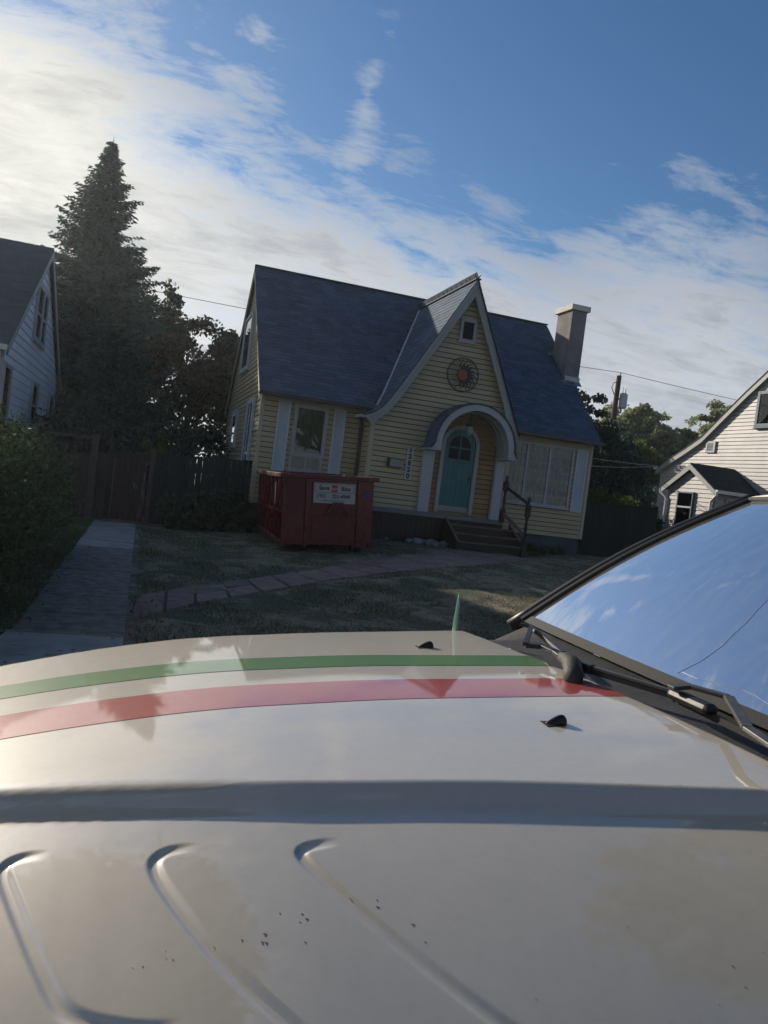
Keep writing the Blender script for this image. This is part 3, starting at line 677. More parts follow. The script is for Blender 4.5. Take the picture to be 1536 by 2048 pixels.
def newel(x,y,z0,z1,nm='post'):
    h=z1-z0; MB().box(x-.05,x+.05,y-.05,y+.05,z0,z0+h*.28).box(x-.05,x+.05,y-.05,y+.05,z0+h*.66,z0+h*.86).tube([(x,y,z0+h*.28),(x,y,z0+h*.34),(x,y,z0+h*.47),(x,y,z0+h*.60),(x,y,z0+h*.66)],[.045,.028,.042,.028,.045],10).tube([(x,y,z0+h*.86),(x,y,z0+h*.90),(x,y,z0+h*.93),(x,y,z0+h*.97),(x,y,z1)],[.05,.025,.045,.04,.005],10).build(nm,'deck_dark',rl)
newel(8.43,16.93,1.05,2.20); newel(8.68,16.14,.30,1.75)
MB().bar((8.43,16.93,1.92),(8.68,16.14,1.56),.05,.06).build('handrail','deck_dark',rl)
MB().bar((8.43,16.93,1.28),(8.68,16.14,.82),.05,.07).build('lower_rail','step_edge',rl)
# wall things
mb=thing('mailbox','grey metal letter box on the yellow siding left of the number board','mailbox',(5.85,G-.06,2.1))
MB().box(5.66,6.0,G-.13,G-.02,2.07,2.24).build('body','metal_grey',mb,bevel=.008)
MB().hexa([(5.65,G-.14,2.235),(6.01,G-.14,2.235),(6.01,G-.02,2.27),(5.65,G-.02,2.27),(5.65,G-.14,2.245),(6.01,G-.14,2.245),(6.01,G-.02,2.285),(5.65,G-.02,2.285)]).build('lid','metal_grey',mb)
MB().box(5.615,5.655,G-.10,G-.02,2.06,2.27).build('bracket','deck_dark',mb)
def text(s,size,name,ma,parent,loc,rotx=90,bold=0.0,xs=1.0,align='CENTER',extr=.0015,world=True,space=1.0):
    cu=bpy.data.curves.new('t','FONT'); cu.body=s; cu.size=size; cu.align_x=align; cu.align_y='CENTER'; cu.extrude=extr; cu.offset=bold; cu.space_character=space; cu.resolution_u=3
    o=bpy.data.objects.new('t',cu); COL.objects.link(o); dg=bpy.context.evaluated_depsgraph_get(); me=bpy.data.meshes.new_from_object(o.evaluated_get(dg)); bpy.data.objects.remove(o)
    me.materials.clear(); me.transform(Matrix.Diagonal((xs,1,1,1))); me.transform(Matrix.Rotation(R(rotx),4,'X'))
    q=link(name,me,ma,parent); L=root_loc(parent) if world else Vector((0,0,0)); q.location=Vector(loc)-L; return q
nb=thing('number_board','upright pale board with the black house number 12820','sign',(6.18,G-.03,2.2))
MB().box(6.09,6.265,G-.035,G-.02,1.80,2.60).build('board','sign_white',nb,bevel=.003)
for i,ch_ in enumerate('12820'): text(ch_,.17,'digit','print_black',nb,(6.178,G-.037,2.52-i*.158),bold=.007)
sa=thing('wall_sun','round black iron sun ornament with rust orange centre on the gable','wall ornament',(7.28,G-.04,4.54))
cx,cz=7.28,4.54
def circ(r,n=40,yy=G-.05): return [(cx+r*math.cos(2*math.pi*i/n),yy,cz+r*math.sin(2*math.pi*i/n)) for i in range(n+1)]
MB().tube(circ(.42),.009,6,False).build('outer_ring','iron',sa); MB().tube(circ(.395),.005,6,False).build('inner_ring','iron',sa)
MB().tube(circ(.145),.012,6,False).build('face_ring','iron',sa)
MB().prism([(cx+.125*math.cos(2*math.pi*i/28),G-.045,cz+.135*math.sin(2*math.pi*i/28)) for i in range(28)],(0,-.012,0)).build('face','orange',sa)
# crescent on the right
mo_=[(cx+.14*math.cos(a),G-.052,cz+.14*math.sin(a)) for a in np.linspace(-2.0,1.9,20)]; mo2=[(cx+.03+.20*math.cos(a),G-.052,cz+.20*math.sin(a)) for a in np.linspace(-2.0,1.9,20)]
MB().strip(mo_,mo2).strip([(p[0],p[1]+.008,p[2]) for p in mo2],[(p[0],p[1]+.008,p[2]) for p in mo_]).build('crescent','iron',sa)
for i in range(11):
    a=-1.95+i*.385; w0=.055; r0,r1=.19,.375; P=[]
    k=MB(); L_=[];R_=[]
    for j in range(7):
        t_=j/6; r=r0+(r1-r0)*t_; aa=a+.16*math.sin(t_*5.2); ww=w0*(1-t_)**.8+.006
        c0=(cx+.02+r*math.cos(aa),cz+r*math.sin(aa)); tx,tz_=-math.sin(aa),math.cos(aa)
        L_.append((c0[0]+tx*ww/2,G-.053,c0[1]+tz_*ww/2)); R_.append((c0[0]-tx*ww/2,G-.053,c0[1]-tz_*ww/2))
    k.strip(L_,R_).strip([(p[0],p[1]+.008,p[2]) for p in R_],[(p[0],p[1]+.008,p[2]) for p in L_]); k.build('flame','iron',sa)
for i in range(12):
    a=2.0+i*.21
    MB().tube([(cx+r*math.cos(a+.07*math.sin(r*34)),G-.05,cz+r*math.sin(a+.07*math.sin(r*34))) for r in np.linspace(.15,.39,9)],.0045,5).build('wire_ray','iron',sa)
lp=thing('porch_lantern','small frosted lantern hanging under the arched door hood','lamp',(7.47,17.35,3.5))
MB().tube([(7.47,17.35,3.63),(7.47,17.35,3.36)],.008,6).build('chain','iron',lp)
MB().tube([(7.47,17.35,3.38),(7.47,17.35,3.32),(7.47,17.35,3.27)],[.02,.09,.10],12).build('cap','iron',lp)
MB().tube([(7.47,17.35,3.27),(7.47,17.35,3.15),(7.47,17.35,3.04)],[.075,.085,.05],12).build('globe','lamp_glass',lp,smooth=True)
# rubble under the deck and a leaning board
for i,(x,y,s) in enumerate([(6.05,16.72,.10),(6.22,16.68,.13),(6.40,16.75,.11),(6.55,16.66,.14),(6.72,16.72,.10),(6.86,16.60,.12),(6.15,16.55,.07),(6.45,16.52,.08),(6.62,16.48,.07),(6.93,16.74,.09),(5.5,16.8,.08)]):
    import bmesh
    bm=bmesh.new(); bmesh.ops.create_icosphere(bm,subdivisions=2,radius=s)
    for v_ in bm.verts: v_.co*=1+.22*math.sin(v_.co.x*41+i)*math.cos(v_.co.y*37+v_.co.z*29); v_.co.z*=.7
    me=bpy.data.meshes.new('rock'); bm.to_mesh(me); bm.free(); o=link('rock',me,'rock',None,(x,y,gz(x,y)+s*.38)); o.rotation_euler=(0,0,i*1.3)
    tag(o,['leftmost','second from the left, larger','middle left','largest, middle','middle right','rightmost back','small front left','small front middle','small front right','last before the steps','lone'][i].capitalize()+' pale lump of rubble below the deck skirt','stone','rubble below the deck')
tag(MB().bar((4.95,16.4,gz(4.9,16.4)+.01),(4.72,16.9,.75),.09,.02).build('loose_board','bare_wood'),'loose pale board leaning beside the red bin','board')
tag(MB().hexa([(3.62,11.22,.145),(3.80,11.17,.15),(3.82,11.20,.15),(3.64,11.26,.145),(3.62,11.22,.151),(3.80,11.17,.156),(3.82,11.20,.156),(3.64,11.26,.151)]).build('paper_scrap','white'),'scrap of white paper lying on the dry lawn','litter')
# ------------------------------------------------------------------ dumpster
db=thing('skip_bin','dark red steel roll-off rubbish bin with a white sign on its front','dumpster',(2.62,14.2,.27)); db.rotation_euler=(0,R(-4.0),R(-1.8))
BW,BL,BH=1.74,4.05,1.30
def dm(mb,nm,ma,par=None,**k): return mb.build(nm,ma,par or db,off=False,**k)
dm(MB().box(0,BW,.06,BL,0,.05),'floor','red_steel')
dm(MB().box(0.05,.075,.06,BL,.04,BH),'side_panel','red_steel'); dm(MB().box(BW-.075,BW-.05,.06,BL,.04,BH),'side_panel','red_steel'); dm(MB().box(.05,BW-.05,BL-.03,BL,.04,BH),'back_panel','red_steel')
dm(MB().box(.0,BW,.03,.06,.02,BH),'front_panel','red_steel',bevel=.004)
for i in range(8):
    y=.10+i*.555; dm(MB().box(-.005,.05,y,y+.09,.04,BH-.06),'rib','red_steel',bevel=.006); dm(MB().box(BW-.05,BW+.005,y,y+.09,.04,BH-.06),'rib','red_steel',bevel=.006)
dm(MB().box(-.02,.045,.10,BL,.56,.60),'side_rail','red_steel',bevel=.004)
dm(MB().box(-.05,.06,-.0,BL,-.03,.06),'bottom_rail','red_dull',bevel=.006); dm(MB().box(BW-.06,BW+.05,0,BL,-.03,.06),'bottom_rail','red_steel',bevel=.006)
dm(MB().box(-.06,.08,-.04,BL+.02,BH-.06,BH+.03),'rim','red_dull',bevel=.012); dm(MB().box(BW-.08,BW+.09,-.04,BL+.02,BH-.06,BH+.03),'rim','red_steel',bevel=.012)
dm(MB().box(.08,BW-.08,-.045,.07,BH-.055,BH+.028),'rim','red_dull',bevel=.012); dm(MB().box(.08,BW-.08,BL-.08,BL+.02,BH-.055,BH+.028),'rim','red_steel',bevel=.012)
dm(MB().box(.03,.40,.0,.03,.60,BH-.07),'front_plate','red_dull',bevel=.004)
dm(MB().box(.42,.50,-.03,.03,-.02,BH-.06),'front_post','red_steel',bevel=.006); dm(MB().box(1.42,1.50,-.03,.03,-.02,BH-.06),'front_post','red_steel',bevel=.006)
dm(MB().box(.50,1.42,-.02,.03,.50,.56),'cross_bar','red_steel',bevel=.004)
dm(MB().box(.56,1.36,-.005,.03,.10,.44),'lower_panel','red_steel',bevel=.004)
dm(MB().bar((.80,-.05,.56),(.96,-.05,.80),.05,.045).bar((1.12,-.05,.80),(1.28,-.05,.56),.05,.045).bar((.94,-.05,.80),(1.14,-.05,.80),.05,.045),'hook','red_steel')
dm(MB().prism([(.90,-.01,.58),(1.18,-.01,.58),(1.09,-.01,.76),(.98,-.01,.76)],(0,.02,0)),'hook_plate','red_dull')
for x_ in (.45,1.45):
    for y_ in (.25,BL-.3): dm(MB().tube([(x_-.06,y_,-.06),(x_+.06,y_,-.06)],.085,14),'roller','iron')
dm(MB().box(-.024,-.016,.93,.985,.70,1.14),'reflective_strip','sign_white')
for (x_,y_,z_,l_) in ((.95,.3,1.33,.5),(1.25,.5,1.34,.35),(.6,.9,1.30,.6)): dm(MB().hexa([(x_,y_,z_-.1),(x_+.12,y_,z_-.1),(x_+.2,y_+l_,z_-.12),(x_+.02,y_+l_,z_-.12),(x_+.01,y_+.01,z_),(x_+.10,y_,z_+.015),(x_+.15,y_+l_,z_-.03),(x_+.04,y_+l_,z_-.02)]),'debris','bare_wood')
dm(MB().tube([(1.62,.02,.98),(1.62,.028,.98)],.05,12),'round_decal','print_blue')
sg=dm(MB().box(.56,1.36,-.052,-.046,.80,1.18),'sign','sign_white')
sg['label']='white sign reading Save on Bins with phone number'
def rrect(x0,x1,z0,z1,r,t,n=6):
    def q(off):
        P=[]
        for (cx_,cz_,a0) in ((x1-r,z1-r,0),(x0+r,z1-r,90),(x0+r,z0+r,180),(x1-r,z0+r,270)):
            for i in range(n+1): a=R(a0+90*i/n); P.append((cx_+(r-off)*math.cos(a),-.0535,cz_+(r-off)*math.sin(a)))
        return P+[P[0]]
    return MB().strip(q(0),q(t))
rrect(.585,1.335,1.00,1.165,.03,.007).build('sign_border','print_black',sg,off=False)
def stxt(s,x,z,size,ma,bold=.0,xs=1.0): return text(s,size,'lettering',ma,sg,(x,-.0535,z),bold=bold,xs=xs,world=False)
stxt('Save',.755,1.085,.115,'print_black',.0035,.95); stxt('Bins',1.175,1.08,.115,'print_black',.0035,.95)
MB().box(.90,1.015,-.0545,-.0528,1.015,1.145).build('red_patch','print_red',sg,off=False)
t_=text('on',.10,'lettering','sign_white',sg,(.958,-.056,1.08),bold=.002,world=False)
stxt('(780)',.705,.935,.10,'print_black',.0005,.88); stxt('221-4949',1.09,.93,.10,'print_black',.0030,.92)
stxt('www.saveonbins.ca',.95,.85,.055,'print_black',.0,.95)
# ------------------------------------------------------------------ fences and gate
FY=18.8
fn=thing('board_fence','tall dark green board fence between the gate and the cottage','fence',(1.4,FY,0))
x=.30
while x<2.5:
    h=1.70+.04*(x-.3)+random.uniform(-.015,.015); MB().box(x,x+.125,FY-.012,FY+.008,.03,h).build('fence_board','fence',fn); x+=.132+random.choice([0,0,.006])
MB().box(.28,2.53,FY+.01,FY+.06,.35,.44).box(.28,2.53,FY+.01,FY+.06,1.35,1.44).build('fence_rail','fence',fn)
gt=thing('garden_gate','dark red board gate with worn pale patches at the end of the path','gate',(-.3,FY,0))
x=-.72
while x<.1:
    MB().box(x,x+.118,FY-.03,FY-.01,.02,1.54).build('gate_board','gate',gt); x+=.124
MB().box(-.78,.18,FY-.05,FY-.03,1.50,1.62).build('top_rail','gate',gt)
MB().box(-.74,.10,FY-.045,FY-.032,-.02,.05).build('bottom_rail','bare_wood',gt)
MB().box(-.60,-.575,FY-.05,FY-.032,.18,1.45).build('stile','bare_wood',gt)
for (z0_,z1_,x_) in ((.15,.42,.045),(.46,.80,.10),(.60,.95,.06),(.98,1.22,.08),(1.36,1.42,.10)):
    MB().box(x_,x_+.03,FY-.055,FY-.03,z0_,z1_).build('paint_chip','bare_wood',gt)
MB().tube([(-.02,FY-.06,.82),(-.08,FY-.07,.88),(-.14,FY-.06,.95),(-.10,FY-.06,.80)],.012,6).build('latch','metal_grey',gt)
for (x_,y_,w_,h_,lab) in ((-1.04,18.6,.17,1.93,'tall square grey-brown wooden post left of the dark red gate'),(-.70,18.95,.11,1.87,'thinner wooden post rising behind the gate corner'),(.235,18.8,.11,1.66,'wooden post at the hinge side of the gate')):
    p=thing('gate_post',lab,'post',(x_,y_,0)); MB().box(x_-w_/2,x_+w_/2,y_-w_/2,y_+w_/2,-.1,h_).build('shaft','post',p,bevel=.008); MB().add([(x_-w_/2,y_-w_/2,h_+.001),(x_+w_/2,y_-w_/2,h_+.001),(x_+w_/2,y_+w_/2,h_+.001),(x_-w_/2,y_+w_/2,h_+.001),(x_,y_,h_+.03)],[(0,1,4),(1,2,4),(2,3,4),(3,0,4)]).build('top','post',p)
lf=thing('lattice_fence','dark board fence topped with pale diagonal lattice left of the gate post','fence',(-2.4,FY,0))
x=-4.3
while x<-1.15:
    MB().box(x,x+.135,FY-.01,FY+.01,.02,1.36).build('fence_board','post',lf); x+=.14
for x in (-.955,-.885,-.815): MB().box(x,x+.066,FY-.01,FY+.01,.0,1.55).build('fence_board','post',lf)
MB().box(-4.3,-1.1,FY-.03,FY+.02,1.36,1.43).build('fence_rail','post',lf); MB().box(-4.3,-1.1,FY-.03,FY+.02,1.82,1.88).build('fence_rail','post',lf)
i=0; x=-4.6
while x<-1.1:
    for s in (1,-1):
        a=(x,FY-.012*s,1.43) if s==1 else (x+.4,FY-.012*s,1.43); b=(x+.4,FY-.012*s,1.82) if s==1 else (x,FY-.012*s,1.82)
        if min(a[0],b[0])>-4.35 and max(a[0],b[0])<-1.1: MB().bar(a,b,.008,.038,(0,1,0)).build('lattice_strip','trim' if x<-2.4 else 'post',lf)
    x+=.13
rf=thing('right_fence','black stained board fence between the cottage and the pale grey house','fence',(13,19,.3))
x=11.72
while x<14.3:
    z0_=.36+.0*x; MB().box(x,x+.14,18.99,19.01,.1,1.83+.03*(x-11.7)).build('fence_board','fence',rf); x+=.146
MB().box(11.7,14.35,19.01,19.05,.5,.59).box(11.7,14.35,19.01,19.05,1.55,1.64).build('fence_rail','fence',rf)
MB().box(14.3,14.4,18.97,19.07,0,1.95).build('fence_post','fence',rf)
# ------------------------------------------------------------------ neighbours
# left white house
LH=thing('white_house','white clapboard house with grey roof at the left edge behind the hedge','house',(-8,22.8,0))
LX=-3.0; ly0,ly1=17.9,28.1; lr=23.0; LE,LR=3.55,6.80; ls=(LR-LE)/(lr-17.7)
MB().prism([(LX-.02,ly0,-.1),(LX-.02,ly1,-.1),(LX-.02,ly1,LE),(LX-.02,lr,LR-.08),(LX-.02,ly0,LE)],(-10,0,0)).build('wall','white_siding',LH)
def lsp(z):
    if z<LE: return (ly0,ly1)
    t_=(z-LE)/ls; a=17.7+t_+.15; b=28.3-t_-.15; a=max(a,ly0); b=min(b,ly1); return (a,b) if b>a+.1 else None
siding(LH,'x',LX,.6,LR-.2,.2,lsp,'white_siding',sgn=1)
for a_,b_2 in ((ly1-.08,ly1+.01),(ly0-.01,ly0+.08)): MB().box(LX-.03,LX+.03,a_,b_2,.5,LE).build('corner_board','white',LH)
lrf=MB()
for (ya,yb) in ((17.6,lr),(28.4,lr)): lrf.add([(LX+.14,ya,LE-.06),(-13.2,ya,LE-.06),(-13.2,yb,LR),(LX+.14,yb,LR),(LX+.14,ya,LE-.14),(-13.2,ya,LE-.14),(-13.2,yb,LR-.08),(LX+.14,yb,LR-.08)],[(0,1,2,3),(7,6,5,4),(0,3,7,4),(0,4,5,1)])
lrf.build('roof','shingle_grey',LH)
L_=math.hypot(lr-17.6,LR-LE+.06); shingles(LH,(-7.5,17.59,LE-.05),(1,0,0),(0,lr-17.6,LR-LE+.06),4.64,L_,lambda p:True,'shingle_grey',cname='shingles')
b=MB()
for (ya,yb) in ((17.6,lr),(28.4,lr)): b.add([(LX+.145,ya,LE-.06),(LX+.145,yb,LR+.0),(LX+.145,yb,LR-.22),(LX+.145,ya,LE-.26),(LX+.12,ya,LE-.06),(LX+.12,yb,LR),(LX+.12,yb,LR-.22),(LX+.12,ya,LE-.26)],[(0,1,2,3),(7,6,5,4),(3,2,6,7)])
b.build('rake_board','white',LH)
MB().box(-13,LX+.14,17.48,17.6,LE-.16,LE-.05).build('gutter','gutter_white',LH)
window_x(LH,LX+.012,1,21.72,22.62,4.30,5.55,'white',.10,mid=[4.9],curtain='curtain_dark'); window_x(LH,LX+.012,1,22.82,23.55,4.30,5.55,'white',.10,mid=[4.9],curtain='curtain_dark')
window_x(LH,LX+.012,1,22.4,23.4,2.05,3.1,'white',.09,mid=[2.55],curtain='curtain_dark'); window_x(LH,LX+.012,1,26.3,27.3,1.8,3.05,'white',.09,curtain='curtain_dark'); window_x(LH,LX+.012,1,18.0,18.8,1.6,3.1,'white',.09,curtain='curtain_dark')
# right pale grey house
RH=thing('grey_house','pale grey sided house with side entry porch at the right edge','house',(20,17.4,.3))
RX=17.0; yb_=22.45; yf_=12.4; ry_=17.4; RE,RR=3.42,6.85
rp=[(22.65,3.36),(22.0,3.70),(21.3,4.03),(20.55,4.42),(19.8,5.02),(18.9,5.72),(18.27,6.17),(ry_,RR)]
rp2=[(2*ry_-y,z) for y,z in rp][::-1][1:]
MB().prism([(RX+.02,yb_-.02,-.1),(RX+.02,yb_-.02,3.4)]+[(RX+.02,y,z-.08) for y,z in rp[1:]]+[(RX+.02,y,z-.08) for y,z in rp2[:-1]]+[(RX+.02,yf_+.02,3.4),(RX+.02,yf_+.02,-.1)],(9,0,0)).build('wall','grey_siding',RH)
def rsp(z):
    if z<3.38: return (yf_,yb_)
    b=np.interp(z+.08,[p[1] for p in rp],[p[0] for p in rp]); b=min(b,yb_); a=2*ry_-b
    return (max(a,yf_),b) if b-a>.1 else None
siding(RH,'x',RX,.55,RR-.15,.115,rsp,'grey_siding',sgn=-1)
MB().box(RX+.01,RX+9,yf_+.1,yb_-.1,-.2,.56).build('foundation','slab',RH)
rr_=rp+rp2; b=MB()
b.strip([(RX-.14,y,z) for y,z in rr_],[(RX+9.2,y,z) for y,z in rr_]).strip([(RX-.14,y,z-.05) for y,z in rr_],[(RX-.14,y,z) for y,z in rr_]).build('roof','shingle_dark',RH)
b=MB(); b.strip([(RX-.13,y,z-.04) for y,z in rr_],[(RX-.13,y,z-.22) for y,z in rr_]).strip([(RX-.13,y,z-.22) for y,z in rr_],[(RX+.0,y,z-.22) for y,z in rr_]); b.build('rake_board','grey_trim',RH)
MB().box(RX-.03,RX+.06,yb_-.05,yb_+.03,.5,3.42).build('corner_board','white',RH)
MB().box(RX-.16,RX-.06,22.55,22.75,3.30,3.42).build('gutter_end','gutter_white',RH)
window_x(RH,RX-.016,-1,17.2,18.36,4.72,5.58,'blue_trim',.10,curtain='curtain',vert=[17.9],inner='white')
v=MB().box(RX-.06,RX-.015,19.98,20.06,3.88,4.24).box(RX-.06,RX-.015,20.32,20.40,3.88,4.24).box(RX-.059,RX-.015,20.06,20.32,4.17,4.24).box(RX-.059,RX-.015,20.06,20.32,3.88,3.94).build('wall_vent','white',RH,bevel=.004)
MB().box(RX-.022,RX-.018,20.06,20.32,3.94,4.17).build('vent_opening','dark',v); l=MB()
for i in range(5): l.box(RX-.05,RX-.03,20.06,20.32,3.955+i*.045,3.975+i*.045)
l.build('vent_slats','white',v)
# side porch with its own gable roof, ridge along X
PX=15.5; pa,pb=18.02,20.05; pr_,pe,pk=19.04,2.66,3.34
MB().box(PX+.02,RX,pa+.02,pb-.02,-.1,2.62).prism([(PX+.02,pa+.02,2.62),(PX+.02,pb-.02,2.62),(PX+.02,pr_,3.22)],(1.48,0,0)).build('porch_wall','grey_siding',RH)
def psp(z):
    if z<2.60: return (pa,pb)
    t_=(z-2.60)/(3.25-2.60); a=pa+(pr_-pa)*t_+.03; b=pb-(pb-pr_)*t_-.03; return (a,b) if b-a>.08 else None
siding(RH,'x',PX,.5,3.2,.125,psp,'grey_siding',sgn=-1)
siding(RH,'y',pa,.5,2.6,.125,lambda z:(PX+.02,RX-.02),'grey_siding')
b=MB()
for (yy,) in ((17.86,),(20.22,)):
    b.add([(PX-.14,yy,pe-.06),(RX,yy,pe-.06),(RX,pr_,pk),(PX-.14,pr_,pk),(PX-.14,yy,pe-.11),(RX,yy,pe-.11),(RX,pr_,pk-.05),(PX-.14,pr_,pk-.05)],[(0,1,2,3),(7,6,5,4),(0,3,7,4),(0,4,5,1)])
b.build('porch_roof','shingle_dark',RH)
L_=math.hypot(pr_-17.86,pk-pe+.06); shingles(RH,(PX-.14,17.85,pe-.05),(1,0,0),(0,pr_-17.86,pk-pe+.06),RX-PX+.14,L_,lambda p:True,'shingle_dark',cname='porch_shingles')
b=MB()
for yy in (17.86,20.22): b.add([(PX-.145,yy,pe-.07),(PX-.145,pr_,pk-.01),(PX-.145,pr_,pk-.17),(PX-.145,yy,pe-.22),(PX-.11,yy,pe-.07),(PX-.11,pr_,pk-.01),(PX-.11,pr_,pk-.17),(PX-.11,yy,pe-.22)],[(0,1,2,3),(7,6,5,4),(3,2,6,7)])
b.build('porch_rake_board','grey_trim',RH)
window_x(RH,PX-.014,-1,18.86,19.46,1.55,2.46,'blue_trim',.05,mid=[2.05],curtain='curtain_dark',inner='white')
MB().box(PX+.45,RX-.2,pa-.04,pa-.018,.6,2.35).build('porch_door','dark_glass',RH); MB().box(PX+.36,PX+.45,pa-.05,pa-.018,.6,2.43).box(PX+.45,RX-.2,pa-.05,pa-.018,2.35,2.43).build('porch_door_frame','white',RH)
MB().box(PX-.14,RX,17.76,17.86,pe-.15,pe-.05).build('porch_gutter','gutter_white',RH,bevel=.008)
for (ya,yt,nm) in ((17.80,18.02,1),(20.27,20.05,1)):
    MB().tube([(PX-.12,ya,pe-.1),(PX-.12,ya,pe-.2),(PX-.06,yt+(.04 if ya<19 else -.02),pe-.38),(PX-.06,yt+(.04 if ya<19 else -.02),.4)],.042,8).build('downspout','gutter_white',RH)
# garage far behind
ga=thing('garage','low grey roofed garage far back between the trees','garage',(24.3,34,0))
MB().box(22.2,26.5,33,38,-.1,2.4).build('wall','white_siding',ga)
MB().add([(21.9,32.7,2.38),(26.8,32.7,2.38),(26.8,35.5,3.45),(21.9,35.5,3.45),(21.9,38.3,2.38),(26.8,38.3,2.38)],[(0,1,2,3),(3,2,5,4),(0,3,4),(1,5,2)]).build('roof','shingle_grey',ga)
MB().box(24.3,24.42,34.6,34.72,3.0,3.75).build('flue','metal_grey',ga)
# ------------------------------------------------------------------ utility pole and wires
up_=thing('utility_pole','leaning brown wooden utility pole with transformer behind the trees','utility pole',(22.3,34,0))
MB().tube([(22.38,34,0),(22.42,34,8.55)],[.16,.12],12).build('shaft','pole',up_)
MB().tube([(22.42,34,8.5),(22.50,34,8.72)],.03,6).build('top_pin','iron',up_)
MB().tube([(22.80,34,6.95),(22.80,34,7.0),(22.80,34,7.65),(22.80,34,7.72)],[.2,.23,.23,.16],14).build('transformer','can',up_)
for dx_ in (-.07,.09): MB().tube([(22.80+dx_,34,7.7),(22.80+dx_,34,8.02)],[.035,.02],6).build('bushing','metal_grey',up_)
MB().bar((22.4,34,7.4),(22.8,34,7.4),.06,.08).build('bracket','iron',up_)
MB().tube([(22.35,33.9,8.2),(22.1,33.9,8.15),(22.0,33.9,7.9),(22.2,33.9,7.55),(22.36,33.9,7.6)],.022,6).build('cutout','iron',up_)
def wire(a,b,sag,r,lab,ma='wire',n=18):
    a=Vector(a);b=Vector(b); P=[]
    for i in range(n+1): t_=i/n; p=a.lerp(b,t_); p.z-=4*sag*t_*(1-t_); P.append(p)
    o=MB().tube(P,r,5).build('overhead_wire',ma); tag(o,lab,'wire','overhead wires'); return o
wire((22.5,34,8.72),(-8,36.5,9.1),.25,.014,'thin high wire from the pole top passing behind the cottage roof and chimney')
wire((22.5,34,8.72),(46,34,8.3),.18,.014,'thin high wire from the pole top to the right above the grey house')
wire((22.42,33.9,6.2),(16.86,22.6,3.40),.75,.016,'sagging service cable from the pole to the grey house eave','wire_pale')
wire((11.66,19.8,3.15),(16.86,22.6,3.42),.04,.012,'upper cable between the two house eaves','wire_pale')
wire((11.66,19.4,2.85),(16.86,22.6,3.40),.06,.012,'lower cable between the cottage side and the grey house','wire_pale')
# ------------------------------------------------------------------ vegetation
def quads(C,Dv,Sv,la,lb):
    """leaf quads: centre, direction, side, half length, half width"""
    n=len(C); V=np.empty((n,4,3),np.float32); V[:,0]=C-Dv*la[:,None]; V[:,1]=C+Sv*lb[:,None]; V[:,2]=C+Dv*la[:,None]; V[:,3]=C-Sv*lb[:,None]
    return V.reshape(-1,3),np.arange(n*4,dtype=np.int32).reshape(n,4)
def unit(n):
    v=RNG.normal(size=(n,3)); return v/np.linalg.norm(v,axis=1)[:,None]
def leafcloud(C,size,ma,name,parent,el=1.6,jit=.3):
    n=len(C); d=unit(n); s=np.cross(d,unit(n)); s/=np.linalg.norm(s,axis=1)[:,None]; L=size*(1+jit*RNG.normal(size=n)).clip(.4,2)
    V,F=quads(C,d,s,L*el/2,L/2); return mesh_np(name,V,F,ma,parent)
def limb(mb,p,d,L,r,depth,tips,rng,spread=.7,upb=.25):
    p=Vector(p);d=Vector(d).normalized(); P=[p.copy()]; k=4
    for i in range(k):
        d=(d+Vector([rng.gauss(0,.13) for _ in range(3)])+Vector((0,0,upb*.12))).normalized(); P.append(P[-1]+d*L/k)
    mb.tube(P,[r*(1-.45*i/k) for i in range(k+1)],6,False)
    if depth==0: tips.append(P[-1]); tips.append(P[-2]); return
    for j in range(rng.choice([2,3,3])):
        ax=Vector([rng.gauss(0,1) for _ in range(3)]).normalized(); nd=(d+ax*spread).normalized(); limb(mb,P[-1] if j<2 else P[-2],nd,L*rng.uniform(.62,.85),r*.52,depth-1,tips,rng,spread,upb)
    tips.append(P[-1])
